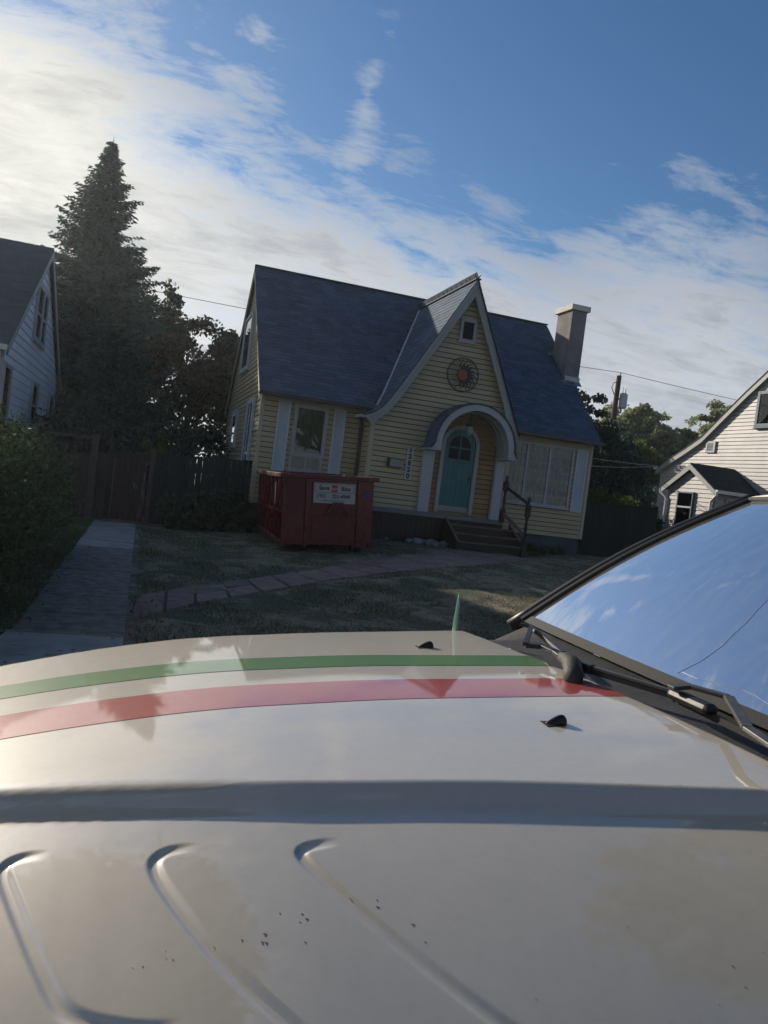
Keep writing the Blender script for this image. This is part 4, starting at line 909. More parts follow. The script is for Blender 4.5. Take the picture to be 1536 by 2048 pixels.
def tree(name,label,base,height,crown_r,leafm,leafn,leafs,seed,crown0=.35,group=None,depth=3,r0=None,clump=.5,cat='tree',squash=1.0,keep=1.0):
    rng=random.Random(seed); x,y,z=base; t=thing(name,label,cat,base,group)
    mb=MB(); tips=[]; th=height*crown0; r=r0 or height*.022
    P=[Vector((x,y,z-.1))]; lean=Vector((rng.gauss(0,.05),rng.gauss(0,.05),1)); 
    for i in range(4): P.append(P[-1]+lean*th/4+Vector((rng.gauss(0,.04),rng.gauss(0,.04),0)))
    mb.tube(P,[r*1.25,r,r*.92,r*.85,r*.8],9,False)
    for j in range(5):
        a=2*math.pi*j/5+rng.random(); el=rng.uniform(.5,1.5); d=Vector((math.cos(a),math.sin(a),el*1.0)); limb(mb,P[-1-(j%2)],d,(height-th)*rng.uniform(.36,.5),r*.5,depth-1,tips,rng)
    limb(mb,P[-1],Vector((0,0,1)),(height-th)*.45,r*.6,depth-1,tips,rng)
    c0=np.array([x,y,z+th+(height-th)*.52]); rad=np.array([crown_r,crown_r,(height-th)*.55*squash])
    vv=np.array(mb.v); hi=vv[:,2]>z+th*1.02; q=(vv-c0)/(rad*.93); l=np.linalg.norm(q,axis=1); f=np.where((l>1)&hi,1/np.maximum(l,1e-6),1); mb.v=[tuple(p) for p in c0+q*f[:,None]*rad*.93]
    mb.build('trunk','bark',t,smooth=True)
    T=np.array([tuple(p) for p in tips]); c0=np.array([x,y,z+th+(height-th)*.52]); rad=np.array([crown_r,crown_r,(height-th)*.55*squash])
    # pull tips into the crown ellipsoid
    q=(T-c0)/rad; l=np.linalg.norm(q,axis=1); f=np.where(l>1,1/l,1); T=c0+(q*f[:,None])*rad
    ex=unit(int(len(T)*.8))*RNG.uniform(.55,1,size=(int(len(T)*.8),1))*rad+c0; T=np.vstack([T,ex])
    per=max(1,leafn//len(T)); C=[]
    for p in T:
        if rng.random()>keep: continue
        s=clump*rng.uniform(.5,1.15); n=int(per*rng.uniform(.5,1.5)); o=unit(n)*(RNG.random(n)**.5)[:,None]*s*np.array([1,1,.65]); C.append(p+o)
    C=np.vstack(C); leafcloud(C,leafs,leafm,'crown',t); return t
def shrub(name,label,cat,boxes,leafm,n,size,stems=6,group=None,seed=1):
    """leafy shrub filling ellipsoid lobes (cx,cy,cz,rx,ry,rz)"""
    rng=random.Random(seed); cx,cy=boxes[0][0],boxes[0][1]; t=thing(name,label,cat,(cx,cy,gz(cx,cy)),group); C=[]; vol=sum(b[3]*b[4]*b[5] for b in boxes); mb=MB()
    for b in boxes:
        k=int(n*b[3]*b[4]*b[5]/vol); nc=max(8,k//60); cen=unit(nc)*(RNG.random(nc)**.33)[:,None]*np.array(b[3:])+np.array(b[:3])
        for p in cen: m_=int(k/nc*rng.uniform(.5,1.5)); C.append(p+unit(m_)*(RNG.random(m_)**.5)[:,None]*.28*min(1.2,max(b[3:])))
        for j in range(stems):
            a=rng.random()*6.28; e=(b[0]+b[3]*.7*math.cos(a),b[1]+b[4]*.7*math.sin(a),b[2]+b[5]*rng.uniform(.2,.8)); gx,gy=b[0]+.15*math.cos(a),b[1]+.15*math.sin(a)
            mb.tube([(gx,gy,gz(gx,gy)-.05),((gx+e[0])/2,(gy+e[1])/2,b[2]*.5),e],[.03,.02,.006],5)
    C=np.vstack(C); C[:,2]=np.maximum(C[:,2],.03); leafcloud(C,size,leafm,'foliage',t,1.7); mb.build('stems','bark',t)['kind']='stuff'; return t
# spruce
sp=thing('spruce_tree','tall dark blue-green spruce with pointed top behind the gate','tree',(-2.33,31.5,0))
mb=MB(); mb.tube([(-2.33,31.5,-.1),(-2.31,31.5,6),(-2.29,31.5,13.1)],[.30,.18,.014],10).build('trunk','bark',sp)
CC=[];DD=[];LL=[];bmb=MB(); zt=13.22
z=1.0; rngs=random.Random(5)
while z<13.0:
    t_=(zt-z)/zt; Rm=min(4.9*(t_**.74),6.3*t_)*(1.0 if z>3 else .85); nb_=max(4,int(6+10*t_))
    for j in range(nb_):
        a=rngs.random()*6.283; L=Rm*rngs.uniform(.62,1.12); L=max(L,.05); zz0=z+rngs.uniform(-.12,.12)
        dirh=np.array([math.cos(a),math.sin(a),0]); n=max(4,int(L/.125)); ts=(np.arange(n)+.5)/n
        droop=-.30*L*ts+.22*L*ts**2*1.6 if t_>.25 else .25*L*ts
        P=np.array([-2.31,31.5,zz0])+dirh*(L*ts)[:,None]; P[:,2]+=droop
        if j%2==0: bmb.tube([P[0],P[n//2],P[-1]],[.022*t_+.006,.012,.004],4,False)
        side=np.cross(dirh,[0,0,1])
        for q,tt in zip(P,ts):
            wv_=.40*L*(1-tt)*.8+.10; m_=max(4,int(4+wv_/.036))
            off_=RNG.uniform(-1,1,size=m_); c=q+side*(off_*wv_)[:,None]; c[:,2]-=np.abs(off_)*wv_*.22+RNG.uniform(0,.07,size=m_); c+=dirh*(np.abs(off_)*wv_*.45)[:,None]
            dd=side*np.sign(off_)[:,None]*.7+dirh*.7+RNG.normal(size=(m_,3))*.35; dd[:,2]-=.15
            CC.append(c); DD.append(dd)
    z+=.125+.05*t_
CC=np.vstack(CC);DD=np.vstack(DD);DD/=np.linalg.norm(DD,axis=1)[:,None]; SS=np.cross(DD,unit(len(CC)));SS/=np.linalg.norm(SS,axis=1)[:,None]
V,F=quads(CC,DD,SS,RNG.uniform(.06,.15,len(CC)),RNG.uniform(.018,.042,len(CC))); mesh_np('needles',V,F,'spruce',sp); bmb.build('branches','bark',sp)
V=[];
for i in range(8):
    a=i*2.4; 
lead=MB().tube([(-2.29,31.5,12.9),(-2.29,31.5,13.32)],[.02,.006],5); lead.build('leader','bark',sp)
# trees behind the gate
tree('broadleaf_tree','green broadleaf crown showing just right of the spruce',(-.25,34,0),8.7,1.25,'leaf_a',13000,.10,3,crown0=.45,group='trees behind the cottage',clump=.45)
tree('broadleaf_tree','brownish green tree with gaps of sky between spruce and cottage',(1.35,27,0),6.3,1.6,'leaf_d',15000,.085,9,crown0=.42,group='trees behind the cottage',clump=.42,keep=.85)
tree('broadleaf_tree','darker green tree close behind the left corner of the cottage',(2.9,28.5,0),6.2,1.4,'leaf_b',15000,.09,14,crown0=.3,group='trees behind the cottage',clump=.5)
shrub('yard_shrub','dark shrubbery filling the yard behind the gate','shrub',[(-1.8,21.5,1.4,1.2,.9,1.4),(.2,21.8,1.3,1.2,.8,1.3),(-.4,24.5,1.8,2.0,.9,1.8),(1.7,24.0,1.5,.9,.8,1.5)],'leaf_b',22000,.08,seed=4)
shrub('yard_shrub','small bright yellow-green bush peeping over the gate','shrub',[(.22,19.6,1.62,.30,.3,.36)],'leaf_c',1400,.05,stems=4,seed=5)
shrub('fence_shrub','dark leafy shrubs in front of the green fence beside the bin','shrub',[(1.0,18.3,.45,.55,.35,.50),(1.85,18.3,.55,.55,.35,.55),(2.35,18.2,.35,.3,.3,.4)],'leaf_b',9000,.07,seed=6)
# hedge on the left
shrub('hedge','tall dense green hedge along the left of the concrete path','hedge',[(-1.75,12.6,.85,.72,1.3,.85),(-1.8,11.0,.85,.78,1.3,.87),(-1.75,9.5,.85,.76,1.1,.88),(-1.95,8.0,.80,.85,1.1,.92),(-2.3,6.6,.75,.95,1.0,.95),(-2.8,9.0,.9,.9,3.0,.95),(-2.6,5.3,.7,1.0,.8,.9)],'leaf_hedge',170000,.034,stems=10,seed=8)
# right side trees
tree('broadleaf_tree','dark loose-leaved tree rising right behind the cottage chimney corner',(15.7,26.5,.2),6.1,1.5,'leaf_b',20000,.10,21,crown0=.25,clump=.4,keep=.8)
tree('broadleaf_tree','dark dense tree in front of the utility pole',(18.2,28.0,.2),4.9,1.5,'leaf_b',13000,.10,22,crown0=.25,clump=.5)
shrub('yard_shrub','dark shrubbery between the cottage and the grey house','shrub',[(15.0,26,2.0,1.6,.9,2.1),(17.6,27,1.9,1.7,.9,2.0),(20.5,29.5,1.9,2.2,.9,1.5)],'leaf_b',24000,.10,seed=12)
shrub('fence_shrub','sunlit leafy shrub above the black fence','shrub',[(13.3,20.0,1.9,.75,.4,.30),(14.6,20.6,1.7,.8,.4,.35),(12.5,20.0,1.9,.4,.4,.28)],'leaf_c',3800,.06,seed=13)
shrub('corner_shrub','thin leafy shrub against the corner of the grey house','shrub',[(14.9,19.75,1.35,.20,.3,.55),(14.6,19.3,.9,.3,.3,.45)],'leaf_b',750,.085,stems=8,seed=14)
shrub('yard_shrub','yellow-green bush lit by the sun in front of the pale trees','shrub',[(25.6,36,4.3,1.7,1.0,1.5),(27.5,36.5,3.6,1.6,1.0,1.4)],'leaf_c',9000,.12,stems=5,seed=15)
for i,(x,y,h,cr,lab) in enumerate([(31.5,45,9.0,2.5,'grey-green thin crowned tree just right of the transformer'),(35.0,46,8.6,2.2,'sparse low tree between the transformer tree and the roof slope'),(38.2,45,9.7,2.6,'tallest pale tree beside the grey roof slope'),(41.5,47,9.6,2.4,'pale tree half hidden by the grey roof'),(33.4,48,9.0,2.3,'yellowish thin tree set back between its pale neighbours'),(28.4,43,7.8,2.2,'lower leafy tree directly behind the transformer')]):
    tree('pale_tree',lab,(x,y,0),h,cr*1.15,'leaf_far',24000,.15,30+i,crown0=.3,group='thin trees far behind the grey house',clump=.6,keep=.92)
for i,(x,y,h,r_,lab) in enumerate([(-10.4,30.5,11.8,2.1,'unseen tree added to shade the lawn, nearest the spruce'),(-13.8,30,10.6,3,'unseen tree added to shade the lawn, behind the white house ridge'),(-17.5,28,9.8,3,'unseen tree added to shade the lawn, beyond the far gable of the white house'),(-22,30,10,3.2,'unseen tree added to shade the lawn, at the far left'),(-8.3,36,10.6,1.8,'unseen tree added to close a sun gap onto the lawn'),(6,40,7,2.6,'tree of the back lane hidden behind the cottage roof'),(10,42,6.6,2.6,'tree of the back lane behind the cottage gable'),(14,44,6.5,2.6,'tree of the back lane behind the cottage chimney'),(21,43,6,2.6,'low tree of the back lane beyond the utility pole'),(27,50,7,2.6,'distant tree behind the garage')]):  # first five added out of view to keep sun off the lawn
    tree('back_tree',lab,(x,y,0),h,r_,'leaf_b',7000,.18,50+i,crown0=.22,group='trees of the back lanes',clump=.9)
# street trees behind the viewer, their crowns reach overhead
for i,(x,y,h,cr,lab) in enumerate([(-2.6,-6.5,11,4.2,'large street tree across the road behind the viewer to the left'),(3.6,-8.0,11,4.0,'large street tree across the road behind the viewer'),(10,-7.5,11,3.8,'large street tree across the road to the right')]):
    tree('street_tree',lab,(x,y,-.1),h,cr,'leaf_a',15000,.16,70+i,crown0=.3,group='street trees across the road',clump=.9)
# boulevard trees on the near kerb strip: high crowns overhead, seen mirrored in the bonnet
tree('boulevard_elm','tall street tree beside the kerb left of the truck, crown high overhead',(-3.6,3.9,0),11.5,2.9,'leaf_b',26000,.14,81,crown0=.58,group='trees on the boulevard strip',clump=.7,squash=.8)
tree('boulevard_elm','tall street tree beside the kerb right of the truck, crown high overhead',(8.2,3.9,0),12.5,2.9,'leaf_b',26000,.14,82,crown0=.62,group='trees on the boulevard strip',clump=.7,squash=.8)
# grass blades
def grass(n,xr,yr,ma,h0,h1,name,lab,test,clumpy=.5,w=.004):
    x=RNG.uniform(*xr,n); y=RNG.uniform(*yr,n)
    f=np.sin(x*2.3+1)*np.cos(y*1.9)+np.sin(x*5.1+y*3.3)*.6+np.sin(x*11-y*9)*.4; k=RNG.random(n)<(.5+clumpy*.35*f); x,y=x[k],y[k]; f=f[k]
    k=np.array([test(a,b) for a,b in zip(x,y)]); x,y,f=x[k],y[k],f[k]; m_=len(x)
    z=np.array([gz(a,b) for a,b in zip(x,y)])-.005; h=RNG.uniform(h0,h1,m_)*(1+.25*f); a=RNG.uniform(0,6.28,m_); ln=h*RNG.uniform(.2,1.1,m_); a2=RNG.uniform(0,6.28,m_)
    b0=np.stack([x-np.cos(a)*w,y-np.sin(a)*w,z],1); b1=np.stack([x+np.cos(a)*w,y+np.sin(a)*w,z],1); tp=np.stack([x+np.cos(a2)*ln,y+np.sin(a2)*ln,z+h],1)
    V=np.stack([b0,b1,tp],1).reshape(-1,3); F=np.arange(m_*3,dtype=np.int32).reshape(m_,3); o=mesh_np(name,V,F,ma); tag(o,lab,'grass',kind='stuff')
def onlawn(a,b):
    if a<.10 or b>17.8: return False
    if a>5 and b>16.9: return False
    # off the paver walk
    xs_=[p[0] for p in Lw]; 
    if a<8.7:
        lo=np.interp(a,xs_,[p[1] for p in Lw]); hi=np.interp(a,[p[0] for p in Up],[p[1] for p in Up]) if a<7.15 else 16.1
        if lo+.02<b<hi-.02: return False
    return True
grass(190000,(.1,15),(5.2,18.3),'grass',.018,.05,'dry_grass','dry patchy lawn grass',onlawn,w=.005)
grass(110000,(.1,15),(5.2,18.3),'grass_g',.02,.065,'green_grass','darker green tufts in the lawn',lambda a,b:onlawn(a,b) and (math.sin(a*1.1+2)*math.cos(b*.9)+.35*math.sin(a*3.3+b*2.7)>.15 or b<8 or a<1.3),.8,.006)
grass(26000,(-1.6,-.88),(6,18.5),'grass_g',.03,.09,'verge_grass','grass verge between hedge and path',lambda a,b:True,.6,.006)
def litter(n,xr,yr,name,lab,s0=.015,s1=.035):
    x=RNG.uniform(*xr,n); y=RNG.uniform(*yr,n); z=np.array([gz(a,b) for a,b in zip(x,y)])+RNG.uniform(.012,.05,n); C=np.stack([x,y,z],1); d=unit(n); d[:,2]*=.35; d/=np.linalg.norm(d,axis=1)[:,None]; s=np.cross(d,[0,0,1]); s/=np.linalg.norm(s,axis=1)[:,None]; s[:,2]+=RNG.normal(size=n)*.3
    V,F=quads(C,d,s,RNG.uniform(s0,s1,n),RNG.uniform(s0*.6,s1*.6,n)); tag(mesh_np(name,V,F,'litter'),lab,'leaves',kind='stuff')
litter(420,(.1,7),(5.3,9.5),'fallen_leaves','brown fallen leaves scattered on the near lawn'); litter(260,(.03,.35),(5.5,9),'fallen_leaves','brown leaves caught along the path edge'); litter(700,(-1.6,-.75),(5.2,12),'fallen_leaves','dry leaves below the hedge'); litter(120,(2,12),(9,16),'fallen_leaves','few dry leaves on the far lawn',.012,.03)
n=60; C=np.stack([RNG.uniform(-.9,0,n),RNG.uniform(4.8,10,n),np.full(n,.046)],1); d=unit(n); d[:,2]=0; d/=np.linalg.norm(d,axis=1)[:,None]; s=np.cross(d,[0,0,1]); V,F=quads(C,d,s,RNG.uniform(.02,.05,n),RNG.uniform(.006,.012,n)); tag(mesh_np('path_twigs',V,F,'bark'),'dark twigs and bits lying on the path slabs','twigs',kind='stuff')
shrub('corner_weeds','low weeds along the blue foundation right of the steps','weeds',[(9.6,17.6,.42,.5,.3,.14),(10.6,17.9,.42,.5,.25,.12),(9.2,16.3,.38,.25,.2,.12)],'leaf_a',1500,.04,stems=3,seed=33)
# ------------------------------------------------------------------ the vehicle in front of the viewer
KS=.8
def K(x,y,z): return (KS*x,KS*y,1.6+KS*(z-1.6))
car=thing('parked_truck','beige four-wheel-drive truck seen across its bonnet, with green and red stripes','truck',(KS*1.2,KS*1.755,-.096))
CY=1.755
_rx=[-1.6,-1.25,-1.1,-.9,-.6,-.3,-.1,.2,.6,1.15,1.4]; _rz=[.60,.70,.80,.87,.93,.995,1.04,1.09,1.124,1.150,1.152]
_fine=np.linspace(-1.6,1.4,301); _fz=np.interp(_fine,_rx,_rz); _k=np.ones(25)/25; _fz=np.convolve(np.pad(_fz,12,mode='edge'),_k,'valid')
def hcen(X): return np.interp(X,_fine,_fz)
def hw0(X,Y): return np.where(np.asarray(Y)>CY,np.interp(X,[-1.6,-.9,-.31,-.06,.22,.69,1.07,1.4],[.36,.42,.50,.555,.575,.605,.67,.70]),np.interp(X,[-1.6,-.9,-.17,.07,.39,.74,1.15,1.4],[.12,.18,.36,.465,.527,.583,.66,.69]))
def hw(X,Y):
    X=np.asarray(X,float); return sum(hw0(X+d,Y) for d in (-.2,-.13,-.07,0,.07,.13,.2))/7
def ss(t): t=np.clip(t,0,1); return t*t*(3-2*t)
RIBS=[[(-0.068,1.212),(-0.103,1.223),(-0.124,1.22),(-0.131,1.206),(-0.109,1.148),(-0.069,1.052),(-0.036,0.981),(-0.02,0.952),(0.004,0.931),(0.041,0.911),(.075,.895),(.12,.885)],[(0.145,1.152),(0.109,1.161),(0.088,1.157),(0.078,1.143),(0.089,1.1),(0.141,0.992),(0.195,0.907),(0.234,0.858),(0.26,0.823),(0.297,0.8)],[(0.356,1.113),(0.325,1.116),(0.297,1.113),(0.288,1.103),(0.297,1.076),(0.341,0.999),(0.391,0.922),(0.438,0.856),(0.482,0.8),(0.512,0.766),(0.553,0.743)]]
def hood_z(X,Y):
    a=np.abs(Y-CY); w_=hw(X,Y); c=.012*(np.minimum(a,w_)/.6)**2
    d=np.maximum(a-w_,0); z=hcen(X)-c-.034*ss(d/.062)
    e=np.maximum(d-.055,0); z=z-np.where(Y>CY,.20*e+.38*e**2,.20*e+.20*e**2)
    sh=np.broadcast(X,Y).shape
    for rib in RIBS:
        P=np.array(rib)
        for _ in range(3): P=np.vstack([P[:1],np.stack([.75*P[:-1]+.25*P[1:],.25*P[:-1]+.75*P[1:]],1).reshape(-1,2),P[-1:]])
        if np.max(X)<P[:,0].min()-.03 or np.min(X)>P[:,0].max()+.03 or np.max(Y)<P[:,1].min()-.03 or np.min(Y)>P[:,1].max()+.03: continue
        s_=np.concatenate([[0],np.cumsum(np.linalg.norm(np.diff(P,axis=0),axis=1))]); D2=np.full(sh,9.0); U=np.zeros(sh)
        for i in range(len(P)-1):
            e0=P[i+1]-P[i]; L2=e0@e0
            if L2<1e-12: continue
            t_=np.clip(((X-P[i,0])*e0[0]+(Y-P[i,1])*e0[1])/L2,0,1); dd=(X-P[i,0]-t_*e0[0])**2+(Y-P[i,1]-t_*e0[1])**2
            m_=dd<D2; D2=np.where(m_,dd,D2); U=np.where(m_,s_[i]+t_*(s_[i+1]-s_[i]),U)
        z=z-.0040*ss(U/.06)*ss((s_[-1]-U)/.06)*(1-ss((np.sqrt(D2)-.003)/.009))
    return z
def rear(Y): return np.interp(Y,[.4,.9,1.22,1.55,1.76,2.03,2.39,3.0],[1.27,1.285,1.27,1.225,1.19,1.155,1.12,1.08])
def rear_s(Y):
    return (rear(Y-.12)+rear(Y)+rear(Y+.12)+rear(Y-.06)+rear(Y+.06))/5
Y0h,Y1h=.50,3.01; nU,nV=430,440
# paint
pm=bpy.data.materials.new('beige_car_paint'); pm.use_nodes=True; t=pm.node_tree; t.nodes.clear(); N=NT(t); tc=N.n('ShaderNodeTexCoord').outputs['Object']
dust=N.ramp(N.noise(tc,4,10,.72,.5),[(.42,0.0),(.66,1.0)]); fine=N.ramp(N.noise(tc,45,8,.75),[(.42,0.0),(.66,1.0)])
base=N.mix(N.math('MULTIPLY',dust,.35),(.585,.54,.455),(.51,.485,.43)); base=N.mix(N.math('MULTIPLY',fine,.16),base,(.36,.33,.28))
def paint(N,t,base,dust,fine,cr=.006,flake=0.0):
    b=N.n('ShaderNodeBsdfPrincipled',{'Base Color':base,'Roughness':.46,'Metallic':flake,'Specular IOR Level':.4,'Coat Weight':1.0,'Coat IOR':2.1})
    t.links.new(N.math('ADD',cr,N.math('ADD',N.math('MULTIPLY',dust,.016),N.math('MULTIPLY',fine,.010))),b.inputs['Coat Roughness'])
    op=N.n('ShaderNodeBump',{'Strength':.025,'Distance':.0008,'Height':N.noise(N.n('ShaderNodeTexCoord').outputs['Object'],260,3,.5)}); t.links.new(op.outputs[0],b.inputs['Coat Normal'])
    N.n('ShaderNodeOutputMaterial',{0:b.outputs[0]})
paint(N,t,base,dust,fine,.006,.04)
M['paint']=pm
def stripe_mat(name,col):
    m_=bpy.data.materials.new(name); m_.use_nodes=True; t=m_.node_tree; t.nodes.clear(); N=NT(t); tc=N.n('ShaderNodeTexCoord').outputs['Object']
    dust=N.ramp(N.noise(tc,6,8,.68,.4),[(.40,0.0),(.72,1.0)]); fine=N.ramp(N.noise(tc,70,6,.7),[(.45,0.0),(.7,1.0)])
    b=N.mix(N.math('MULTIPLY',dust,.25),col,tuple(c*.75+.05 for c in col)); b=N.mix(N.math('MULTIPLY',fine,.12),b,(.35,.32,.28)); paint(N,t,b,dust,fine); return m_
M['stripe_green']=stripe_mat('green_stripe_vinyl',(.115,.26,.075)); M['stripe_red']=stripe_mat('red_stripe_vinyl',(.44,.062,.045))
def sheet(name,ma,u0,u1,v0,v1,nu,nv,lift=0.0,x0=-1.55,thick=.0,label=None,uend=None):
    """a sheet following the bonnet surface; v in [Y range]; u 0..1 from nose to rear edge"""
    if name=='bonnet':
        yy=np.concatenate([np.linspace(v0,.66,24,endpoint=False),np.linspace(.66,1.26,220,endpoint=False),np.linspace(1.26,v1,150)]); uu=np.concatenate([np.linspace(0,.30,40,endpoint=False),np.linspace(.30,.48,120,endpoint=False),np.linspace(.48,.80,330,endpoint=False),np.linspace(.80,1,70)]); nv,nu=len(yy),len(uu)
    else: yy=np.linspace(v0,v1,nv); uu=np.linspace(u0,u1,nu)
    V=[]
    for v_ in yy:
        xr=rear_s(v_)+(uend or 0); X=x0+(xr-x0)*uu
        Z=hood_z(X,np.full(nu,v_))+lift; V.append(np.stack([X,np.full(nu,v_),Z],1))
    V=np.array(V); F=[]
    idx=np.arange(nu*nv).reshape(nv,nu); F=np.stack([idx[:-1,:-1],idx[:-1,1:],idx[1:,1:],idx[1:,:-1]],-1).reshape(-1,4)
    V=V.reshape(-1,3); V=np.stack([KS*V[:,0],KS*V[:,1],1.6+KS*(V[:,2]-1.6)],1)
    if thick:   # rolled edge along the rear and sides
        b=len(V); rim=np.concatenate([idx[0,:],idx[1:,-1],idx[-1,::-1][1:],idx[::-1,0][1:]]); low=V[rim].copy(); low[:,2]-=thick; n=len(rim); V=np.vstack([V,low])
        E=np.array([[rim[i],b+i,b+i+1,rim[i+1]] for i in range(n-1)]); F=np.vstack([F,E])
    o=mesh_np(name,V,F,ma,car,smooth=True)
    if label: o['label']=label
    return o
hood=sheet('bonnet','paint',0,1,Y0h,Y1h,nU,nV,0,thick=.02)
sheet('stripe','stripe_red',0,.9995,1.618,1.772,420,30,.0009,label='wide red stripe along the bonnet')
sheet('stripe','stripe_green',0,.9995,1.905,2.025,420,24,.0009,label='narrower green stripe along the bonnet')
# washer nozzles
for (x,y,s) in ((.905,1.435,.80),(.865,2.13,.78)):
    z=float(hood_z(np.array([x]),np.array([y]))[0]); bm=bmesh.new(); bmesh.ops.create_uvsphere(bm,u_segments=20,v_segments=12,radius=1)
    for v_ in bm.verts:
        c=v_.co; c.z=max(c.z,-.02); k=max((c.x+1)/2,0.0); c.x*=.026*s; c.y*=.013*s*(.55+.5*k); c.z*=.030*s*(.30+.75*k**1.3)
    me=bpy.data.meshes.new('washer_nozzle'); bm.to_mesh(me); bm.free(); [setattr(p,'use_smooth',True) for p in me.polygons]
    o=link('washer_nozzle',me,'plastic',car); o.location=Vector(K(x,y,z-.001))-car.location
    MB().box(-.03*s,.03*s,-.016*s,.016*s,-.001,.0012).build('gasket','rubber',o,off=False)
# insect and dirt specks on the paint
sp_=MB(); rs=random.Random(3)
spots=[(0.244, 1.003), (0.273, 0.995), (0.268, 0.983), (0.278, 0.986), (0.221, 0.977), (0.191, 0.976), (0.216, 0.966), (0.221, 0.964), (0.27, 0.952), (0.379, 0.995), (0.377, 0.984), (0.344, 1.008), (0.417, 0.947), (0.425, 0.918), (0.097, 0.978), (0.105, 0.974), (0.057, 0.979), (0.069, 0.977), (0.096, 0.989), (0.636, 0.885), (0.887, 0.815), (0.825, 0.777), (0.538, 0.816)]+[(rs.uniform(-.1,1.2),rs.uniform(.62,1.5)) for _ in range(46)]
for i,(x,y) in enumerate(spots):
    z=float(hood_z(np.array([x]),np.array([y]))[0])+.00025; r=rs.uniform(.0012,.0026) if i<13 else rs.uniform(.0005,.0013); b=[K(x+r*(1+.4*rs.random())*math.cos(a),y+r*.7*(1+.4*rs.random())*math.sin(a),z) for a in np.linspace(0,6.28,9)[:-1]]; sp_.add(b,[tuple(range(8))])
M['speck']=mat('brown_speck',(.10,.065,.045),.8)
o=sp_.build('dirt_specks','speck',car); o['kind']='stuff'
# cowl panel between bonnet and glass
def glass_pt(v,w,lift=0.0):
    """v -1..1 across (near to far), w 0..1 up the windscreen"""
    hwid=.96-.20*w; y=CY+hwid*v; bow=(1-v*v)
    x=1.50-.085*bow+(.84-.05*bow*0)*w-.0*w; x=x-.02*math.sin(math.pi*w)
    z=1.132+.020*bow+.585*w+.030*math.sin(math.pi*w)
    n=Vector((-.57,0,.82)); return (x+n.x*lift,y+.12*v*lift,z+n.z*lift)
A=[];B=[];C_=[]
for i in range(61):
    y=Y0h+.05+(Y1h-Y0h-.1)*i/60; xr=float(rear_s(y)); zr=float(hood_z(np.array([xr]),np.array([y]))[0]); v_=(y-CY)/.96; g_=glass_pt(max(-1,min(1,v_)),0)
    A.append(K(xr-.02,y,zr-.035)); B.append(K((xr+g_[0])/2,y,zr-.022)); C_.append(K(g_[0]+.02,y,g_[2]-.008 if abs(v_)<1 else zr-.02))
MB().strip(A,B).strip(B,C_).build('cowl','cowl',car,smooth=True)
# windscreen
nv_,nw=41,25; V=[K(*glass_pt(-1+2*i/(nv_-1),j/(nw-1))) for j in range(nw) for i in range(nv_)]; F=[(j*nv_+i,j*nv_+i+1,(j+1)*nv_+i+1,(j+1)*nv_+i) for j in range(nw-1) for i in range(nv_-1)]
M['windscreen']=glass('windscreen_glass',(.42,.52,.50),.0,.0,1.9)
_t=M['windscreen'].node_tree; N=NT(_t); _o=[n for n in _t.nodes if n.type=='OUTPUT_MATERIAL'][0]; _s=_o.inputs[0].links[0].from_socket
_tc=N.n('ShaderNodeTexCoord').outputs['Object']; _f=N.math('ADD',.09,N.math('MULTIPLY',N.ramp(N.noise(N.n('ShaderNodeMapping',{'Vector':_tc,'Scale':(3,9,3)}).outputs[0],3,7,.65,.6),[(.45,0.0),(.75,1.0)]),.10))
_d=N.n('ShaderNodeBsdfDiffuse',{'Color':(.45,.47,.46,1)}).outputs[0]; _t.links.new(N.n('ShaderNodeMixShader',{0:_f,1:_s,2:_d}).outputs[0],_o.inputs[0])
ws=MB().add(V,F).build('windscreen','windscreen',car,smooth=True)
def on_glass(pts,lift): return [K(*glass_pt(v_,w_,lift)) for v_,w_ in pts]
# black glass border and seal
b=MB(); wv=[0]
outl=[(-1,w_) for w_ in np.linspace(0,1,12)]+[(v_,1) for v_ in np.linspace(-1,1,20)]+[(1,w_) for w_ in np.linspace(1,0,12)]
MB().tube(on_glass(outl,.004),.011,6).build('seal','rubber',ws)
MB().strip(on_glass([(v_,.0) for v_ in np.linspace(-1,1,30)],.002),on_glass([(v_,.035) for v_ in np.linspace(-1,1,30)],.002)).build('shade_band','rubber',ws)
M['crack']=mat('crack_line',(.22,.30,.34),.35)
crk=[(.0,.47),(-.015,.407),(-.03,.345),(-.045,.291),(-.05,.235),(-.057,.184),(-.048,.116),(-.018,.05)]
MB().tube(on_glass(crk,.0004),.0006,4).build('crack','crack',ws)
crk=[(-.02,.06),(-.09,.058),(-.144,.065),(-.20,.068),(-.239,.077),(-.284,.074),(-.335,.066),(-.40,.05)]
MB().tube(on_glass(crk,.0004),.0005,4).build('crack','crack',ws)
# pillars, roof, body
for s in (1,-1):
    P=on_glass([(s*1.03,w_) for w_ in np.linspace(-.04,1.04,14)],.0)
    MB().tube([(p[0],p[1]+s*.012,p[2]-.004) for p in P],.019,8).build('pillar','plastic',car,smooth=True)
    MB().tube([(p[0]+.01,p[1]+s*.026,p[2]-.010) for p in P],.005,6).build('pillar_trim','metal_grey',car,smooth=True)
    # fender corner and dark gap
    q=[K(rear_s(CY+s*.62) if s>0 else 1.27,CY+s*(.63),1.13),K(1.30,CY+s*.82,1.125),K(1.46,CY+s*.97,1.135)]
rw=[]
nr=21; R0=[glass_pt(-1.02+2.04*i/(nr-1),1.0) for i in range(nr)]
rf_=MB(); rows=[]
for k_,(dx_,dz_) in enumerate(((0,.0),(.02,.030),(.15,.07),(.6,.11),(1.6,.12),(3.2,.10),(3.8,.06))):
    rows.append([K(p[0]+dx_,CY+(p[1]-CY)*(1+.04*min(k_,1)),p[2]+dz_*(1-.45*((i-10)/10)**4)+(.0 if k_ else -.01)) for i,p in enumerate(R0)])
